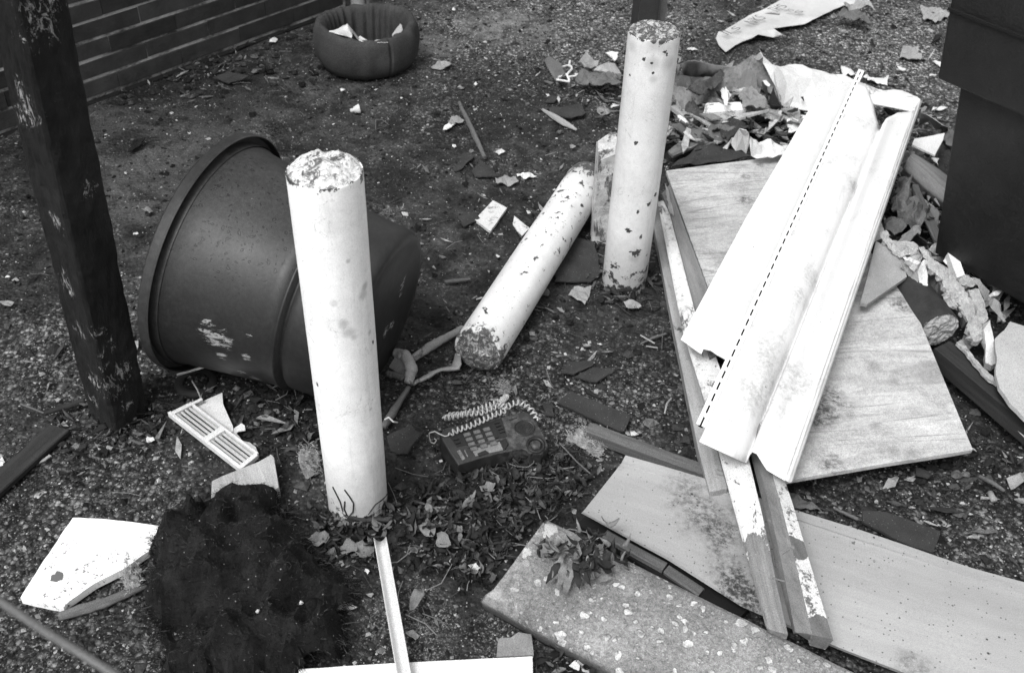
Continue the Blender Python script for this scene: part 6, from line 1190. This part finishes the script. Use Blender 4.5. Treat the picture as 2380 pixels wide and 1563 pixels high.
def twigs():
    random.seed(44); g = G(); c = 0; Z = [(P(1080, 1250), .22), (P(1250, 1120), .2), (P(620, 150), .4), (P(1300, 640), .4), (P(560, 1010), .25)]
    while c < 420:
        p, r = random.choice(Z) if random.random() < .7 else (Vector((random.uniform(-1.5, 1.5), random.uniform(1, 4.2), 0)), .3)
        x, y = p.x + random.gauss(0, r*.6), p.y + random.gauss(0, r*.6)
        if not view_ok(x, y): continue
        c += 1; a = random.uniform(0, 6.28); l = random.uniform(.012, .08); b = Vector((random.uniform(-.3, .3), random.uniform(-.3, .3), 0))*l; q = Vector((x, y, .004)); d = Vector((math.cos(a), math.sin(a), random.uniform(0, .18)))*l
        g.tube([q, q + d*.5 + b*.6, q + d], random.uniform(.0005, .0013), n=4)
    k = NT("twig", .8); m = k.done(k.map(k.op('POWER', k.isl, 2), 0, 1, .03, .26)); mk("twigs", g.V, g.F, m, kind="stuff", lab="thin twigs and stalks strewn in the leaf litter and across the ground")
twigs()
def chunks():   # dark clods along the wall and by the posts, countless
    random.seed(61); g = G(); Z = [(P(480, 180), .3, 70), (P(640, 130), .25, 50), (P(250, 1010), .12, 30), (P(1620, 1000), .12, 20), (P(1700, 300), .35, 90), (P(2180, 560), .2, 60), (P(1560, 230), .2, 50), (P(620, 960), .15, 40), (P(1180, 740), .2, 30), (P(2150, 1050), .15, 30)]
    for p, r, n in Z:
        for i in range(n):
            x, y = p.x + random.gauss(0, r*.6), p.y + random.gauss(0, r*.5); s = random.uniform(.005, .018); V = []; F = []
            for a_ in range(7):
                w = a_*2*math.pi/7; rr = s*random.uniform(.6, 1.2); V.append((x + rr*math.cos(w), y + rr*.8*math.sin(w), 0)); 
            for a_ in range(7):
                w = a_*2*math.pi/7; rr = s*random.uniform(.3, .9); V.append((x + rr*math.cos(w), y + rr*.8*math.sin(w), s*random.uniform(.2, .7)))
            F = [(a_, (a_+1) % 7, 7+(a_+1) % 7, 7+a_) for a_ in range(7)] + [tuple(range(7, 14))]
            g.add(V, F)
    k = NT("dark_clod", .95, .1); m = k.done(k.op('MULTIPLY', k.map(k.op('POWER', k.isl, 2.5), 0, 1, .016, .16), k.map(k.noise(90, 5), .3, .7, .6, 1.3)), k.noise(80, 6), .8, .004); mk("rubble_crumbs", g.V, g.F, m, kind="stuff", lab="dark rubble crumbs gathered along the wall and under the debris heap")
chunks()

def shards(name, lab, zones, seed, c0, c1, pw=2.0):   # small angular debris heaped together, past counting
    random.seed(seed); g = G()
    for x0, y0, r, n, s0, zt in zones:
        p = P(x0, y0)
        for i in range(n):
            x, y = p.x + random.gauss(0, r*.55), p.y + random.gauss(0, r*.5); s = s0*math.exp(random.gauss(0, .5)); z = random.uniform(.003, zt)
            a = random.uniform(0, 6.28); u = Vector((math.cos(a), math.sin(a), random.uniform(-.5, .5))); v = Vector((-math.sin(a), math.cos(a), random.uniform(-.5, .5))); w = u.cross(v).normalized()*s*random.uniform(.04, .16)
            lx, ly = s*random.uniform(.7, 2.2), s*random.uniform(.12, .55); c = Vector((x, y, z)); m = random.choice([3, 4, 4, 5]); q = []
            for k_ in range(m):
                t_ = 6.283*(k_ + random.uniform(-.25, .25))/m; q.append(c + u*lx*math.cos(t_) + v*ly*math.sin(t_) + w*random.uniform(-1, 1)*2)
            V = [Vector((e.x, e.y, max(.0005, e.z))) for e in q] + [Vector((e.x, e.y, max(.002, e.z + abs(w.z) + .001))) + w*.3 for e in q]
            g.add(V, [tuple(range(m-1, -1, -1)), tuple(range(m, 2*m))] + [(j, (j+1) % m, m+(j+1) % m, m+j) for j in range(m)])
    k = NT(name + "_mat", .9, .15); mm = k.done(k.op('MULTIPLY', k.map(k.op('POWER', k.isl, pw), 0, 1, c0, c1), k.map(k.noise(70, 6, .7), .3, .7, .55, 1.35)), k.noise(80, 5), .5, .002)
    mk(name, g.V, g.F, mm, kind="stuff", lab=lab)
shards("heap_shards", "jumble of small dark and pale shards filling the debris heap between its larger pieces", [(1640, 250, .24, 110, .018, .045), (1760, 290, .25, 190, .022, .09), (1600, 330, .14, 120, .016, .06), (1480, 190, .16, 90, .012, .03), (1430, 240, .14, 90, .010, .02), (1820, 330, .15, 80, .012, .05), (2150, 300, .14, 60, .012, .04), (2140, 500, .12, 170, .011, .09), (2240, 560, .12, 130, .011, .07), (2090, 460, .10, 100, .011, .08), (2260, 700, .10, 90, .016, .08), (2200, 640, .10, 70, .014, .08)], 71, .02, .55, 1.7)
shards("ground_shards", "thin scattered shards of slate and plaster on the asphalt", [(620, 130, .35, 60, .009, .006), (460, 170, .3, 60, .009, .006), (1230, 460, .3, 60, .007, .006), (1100, 440, .4, 50, .006, .005), (1000, 620, .3, 40, .006, .005), (1280, 850, .25, 40, .006, .006), (600, 950, .22, 60, .008, .01), (1850, 60, .7, 60, .009, .008), (2150, 90, .4, 60, .011, .008), (250, 1020, .15, 50, .007, .008), (2200, 1120, .2, 60, .008, .008), (1100, 100, .8, 70, .008, .006), (80, 900, .3, 40, .008, .006), (1250, 720, .2, 40, .006, .006)], 72, .018, .40, 2.2)
shards("foot_rubble", "earth and flakes pushed up round the feet of the posts and bollards", [(1450, 690, .07, 90, .006, .012), (1500, 655, .05, 50, .006, .012), (1400, 660, .05, 50, .006, .012), (800, 1200, .07, 60, .006, .010), (880, 1190, .05, 50, .006, .010), (270, 1020, .09, 80, .007, .012), (350, 970, .07, 60, .007, .012), (210, 965, .07, 60, .007, .012), (1100, 870, .08, 60, .005, .008), (1420, 560, .08, 50, .007, .012)], 73, .014, .16, 2.5)

def curls():
    random.seed(5)
    D = [("torn grey felt curl at the far left of the heap by the steel post", g6(760, 420), 60, 26, .05, 'felt_mid', .2), ("brown grey curled felt strip behind the far bollard's right side", g5(200, 620), 46, 22, .06, 'felt_light', .9),
     ("torn white strip of plaster between the far bollard and the sack", g5(230, 800), 44, 12, .05, 'plaster', .8), ("second torn pale strip right below it, pointing at the heap", g5(310, 960), 34, 9, .04, 'plaster', 1.0), ("grey wad of felt at the sack's lower left", g5(430, 860), 50, 20, .06, 'felt', .1),
     ("dark felt curl in front of the painted batten", g5(800, 900), 70, 22, .06, 'felt', -.1), ("grey crumpled fold right of the painted batten", g5(1200, 700), 50, 30, .10, 'felt_light', .6), ("pale crumpled wad below the dark bent strip", g5(1480, 900), 46, 24, .07, 'cloth', .3),
     ("pale torn board chip by the cladding's left edge in the heap", g5(1700, 930), 44, 20, .07, 'plaster_face', .5), ("white angular chip nearest the cladding's left edge", g5(1790, 1030), 34, 22, .07, 'white_board', -.6), ("grey shard lying in the dark hollow above the white rag", g5(1340, 1160), 22, 10, .04, 'plaster_face', -.5),
     ("narrow dark felt ribbon arching over the sack's left side", g5(560, 500), 52, 14, .11, 'felt', -.5), ("small pale chip on top of the sack", g5(830, 650), 17, 12, .13, 'paper', .3), ("dark torn lump behind the white rag", g5(900, 1060), 60, 24, .07, 'slate', -.2),
     ("grey flap hanging at the bin side of the bent metal strip", g7(880, 420), 26, 20, .05, 'felt_mid', .7), ("rounded grey felt fold in the tangle nearest the bin", g7(640, 1480), 30, 20, .07, 'felt_light', 1.0), ("pale torn felt ear above the plaster ridge", h8(470, 300), 34, 14, .10, 'felt_light', -.4),
     ("dark crumple between the log and the plaster slab", h8(820, 1010), 34, 16, .06, 'slate', .7), ("pale crumbly bit under the slab's lower end", h8(1010, 1330), 26, 16, .03, 'plaster_face', .2), ("grey torn sheet lying far right behind the printed strip", h1(2150, 220), 50, 14, .06, 'felt_mid', .2),
     ("pale folded wrapper right behind the printed strip's end", h1(2250, 110), 40, 10, .07, 'cloth', .1)]
    for i, (lb, q, rx, ry, z, m, rot) in enumerate(D):
        pts = []
        for k_ in range(6):
            w = 6.283*(k_ + random.uniform(-.4, .4))/6; a, b = rx*math.cos(w)*random.uniform(.7, 1.15), ry*math.sin(w)*random.uniform(.6, 1.2)
            pts.append((q[0] + a*math.cos(rot) - b*math.sin(rot), q[1] + a*math.sin(rot) + b*math.cos(rot), max(.006, z + random.uniform(-.35, .25)*z)))
        sheet("torn_piece", pts, M[m], res=.009, rag=.005, fold=.022, amp=.010, freq=12, thick=.003, lab=lb, cat="torn piece", grp="torn pieces in the debris heap")
curls()

for L_, lb in [([(670, 320), (700, 360), (732, 410), (728, 470), (700, 500)], "dark root tendril curling on the front bollard's foot, middle one"), ([(590, 300), (615, 350), (640, 400), (660, 470)], "dark root tendril on the left of the front bollard's foot"), ([(965, 345), (930, 385), (880, 420), (830, 490)], "dark stalk slanting across the right of the front bollard's foot"), ([(672, 400), (668, 450), (690, 500)], "tiny dark tendril beside the middle one on the front bollard's foot")]:
    g = G(); g.tube(resample([hitc(A.x, A.y, rA + .0015, *b2(x, y)) for x, y in L_], 16), [.0014]*14 + [.001, .0006], n=6); g.obj("root_tendril", M['plank_dark'], smooth=True, lab=lb, cat="root")

for a_, b_, w_, z_0, m_, lb in [(g5(130, 745), g5(355, 900), .030, .07, 'plank_pale', "pale broken stick end close to the far bollard in the heap"), (g5(240, 905), g5(345, 1000), .018, .06, 'painted_wood', "small white broken stick tip below the pale one in the heap"),
    (g5(640, 1010), g5(1010, 940), .045, .06, 'plank_mid', "dull split lath behind the long grey split board"), (g5(1620, 880), g5(1860, 1000), .040, .07, 'plank_pale', "pale splintered lath wedged against the cladding's left edge"),
    (g7(450, 1050), g7(640, 1440), .020, .10, 'plank_mid', "thin grey lath lying along the thick beam's underside"), (h8(640, 60), h8(760, 330), .022, .09, 'plank_mid', "grey round lath end standing above the rubble lump by the bin")]:
    beam("lath_piece", a_, b_, w_, .014, M[m_], z0=z_0, n=12, rag=.012, lab=lb, cat="lath", grp="broken laths in the debris heap")
random.seed(9)
for i in range(9):
    px, py = [(1700, 330), (1770, 360), (690, 1290), (640, 1230), (560, 1260), (450, 1340), (600, 1420), (500, 1190), (700, 1400)][i]
    if i not in (6, 8): continue
    q = P(px, py, .075); V, F = lathe([(.0004, .004), (.003, .003), (.004, 0), (.002, -.003)], 6); mk("pale_speck", [Vector((v.x*random.uniform(.6, 1.5), v.y, v.z)) + q for v in V], F, M['paper'], lab="tiny pale crumb on the black matted wool, " + ("left of the two" if i == 6 else "right of the two, nearer the channel strip"), cat="crumb", grp="pale crumbs on the matted wool")

SH("crumpled_sheet", "bulky crumpled grey sheet filling the gap between the cladding edge and the thick beam", "crumpled sheet", [g7(210, 1010, .06), g7(330, 1040, .10), g7(480, 1230, .11), g7(610, 1420, .09), g7(560, 1600, .06), g7(420, 1680, .05), g7(260, 1600, .05), g7(120, 1420, .06), g7(150, 1200, .08)], mbag, res=.009, bulge=.02, bw=.03, fold=.040, freq=13, rag=.005, thick=.002)
SH("crumpled_sheet", "crumpled pale grey sheet humped up between the sack and the white fabric sheet", "crumpled sheet", [g5(1010, 420, .08), g5(1120, 330, .13), g5(1280, 380, .15), g5(1330, 520, .12), g5(1290, 700, .08), g5(1130, 720, .05), g5(1020, 600, .06)], 'felt_light', res=.010, bulge=.03, bw=.03, fold=.040, freq=11, rag=.005, thick=.002)
SH("crumpled_sheet", "dark crumpled sheet at the heap's lower middle in front of the long grey split board", "crumpled sheet", [g5(560, 1130, .04), g5(760, 1060, .07), g5(1000, 1130, .08), g5(1090, 1250, .06), g5(900, 1330, .05), g5(680, 1290, .04)], 'felt_mid', res=.010, bulge=.02, bw=.03, fold=.030, freq=12, rag=.005, thick=.002)
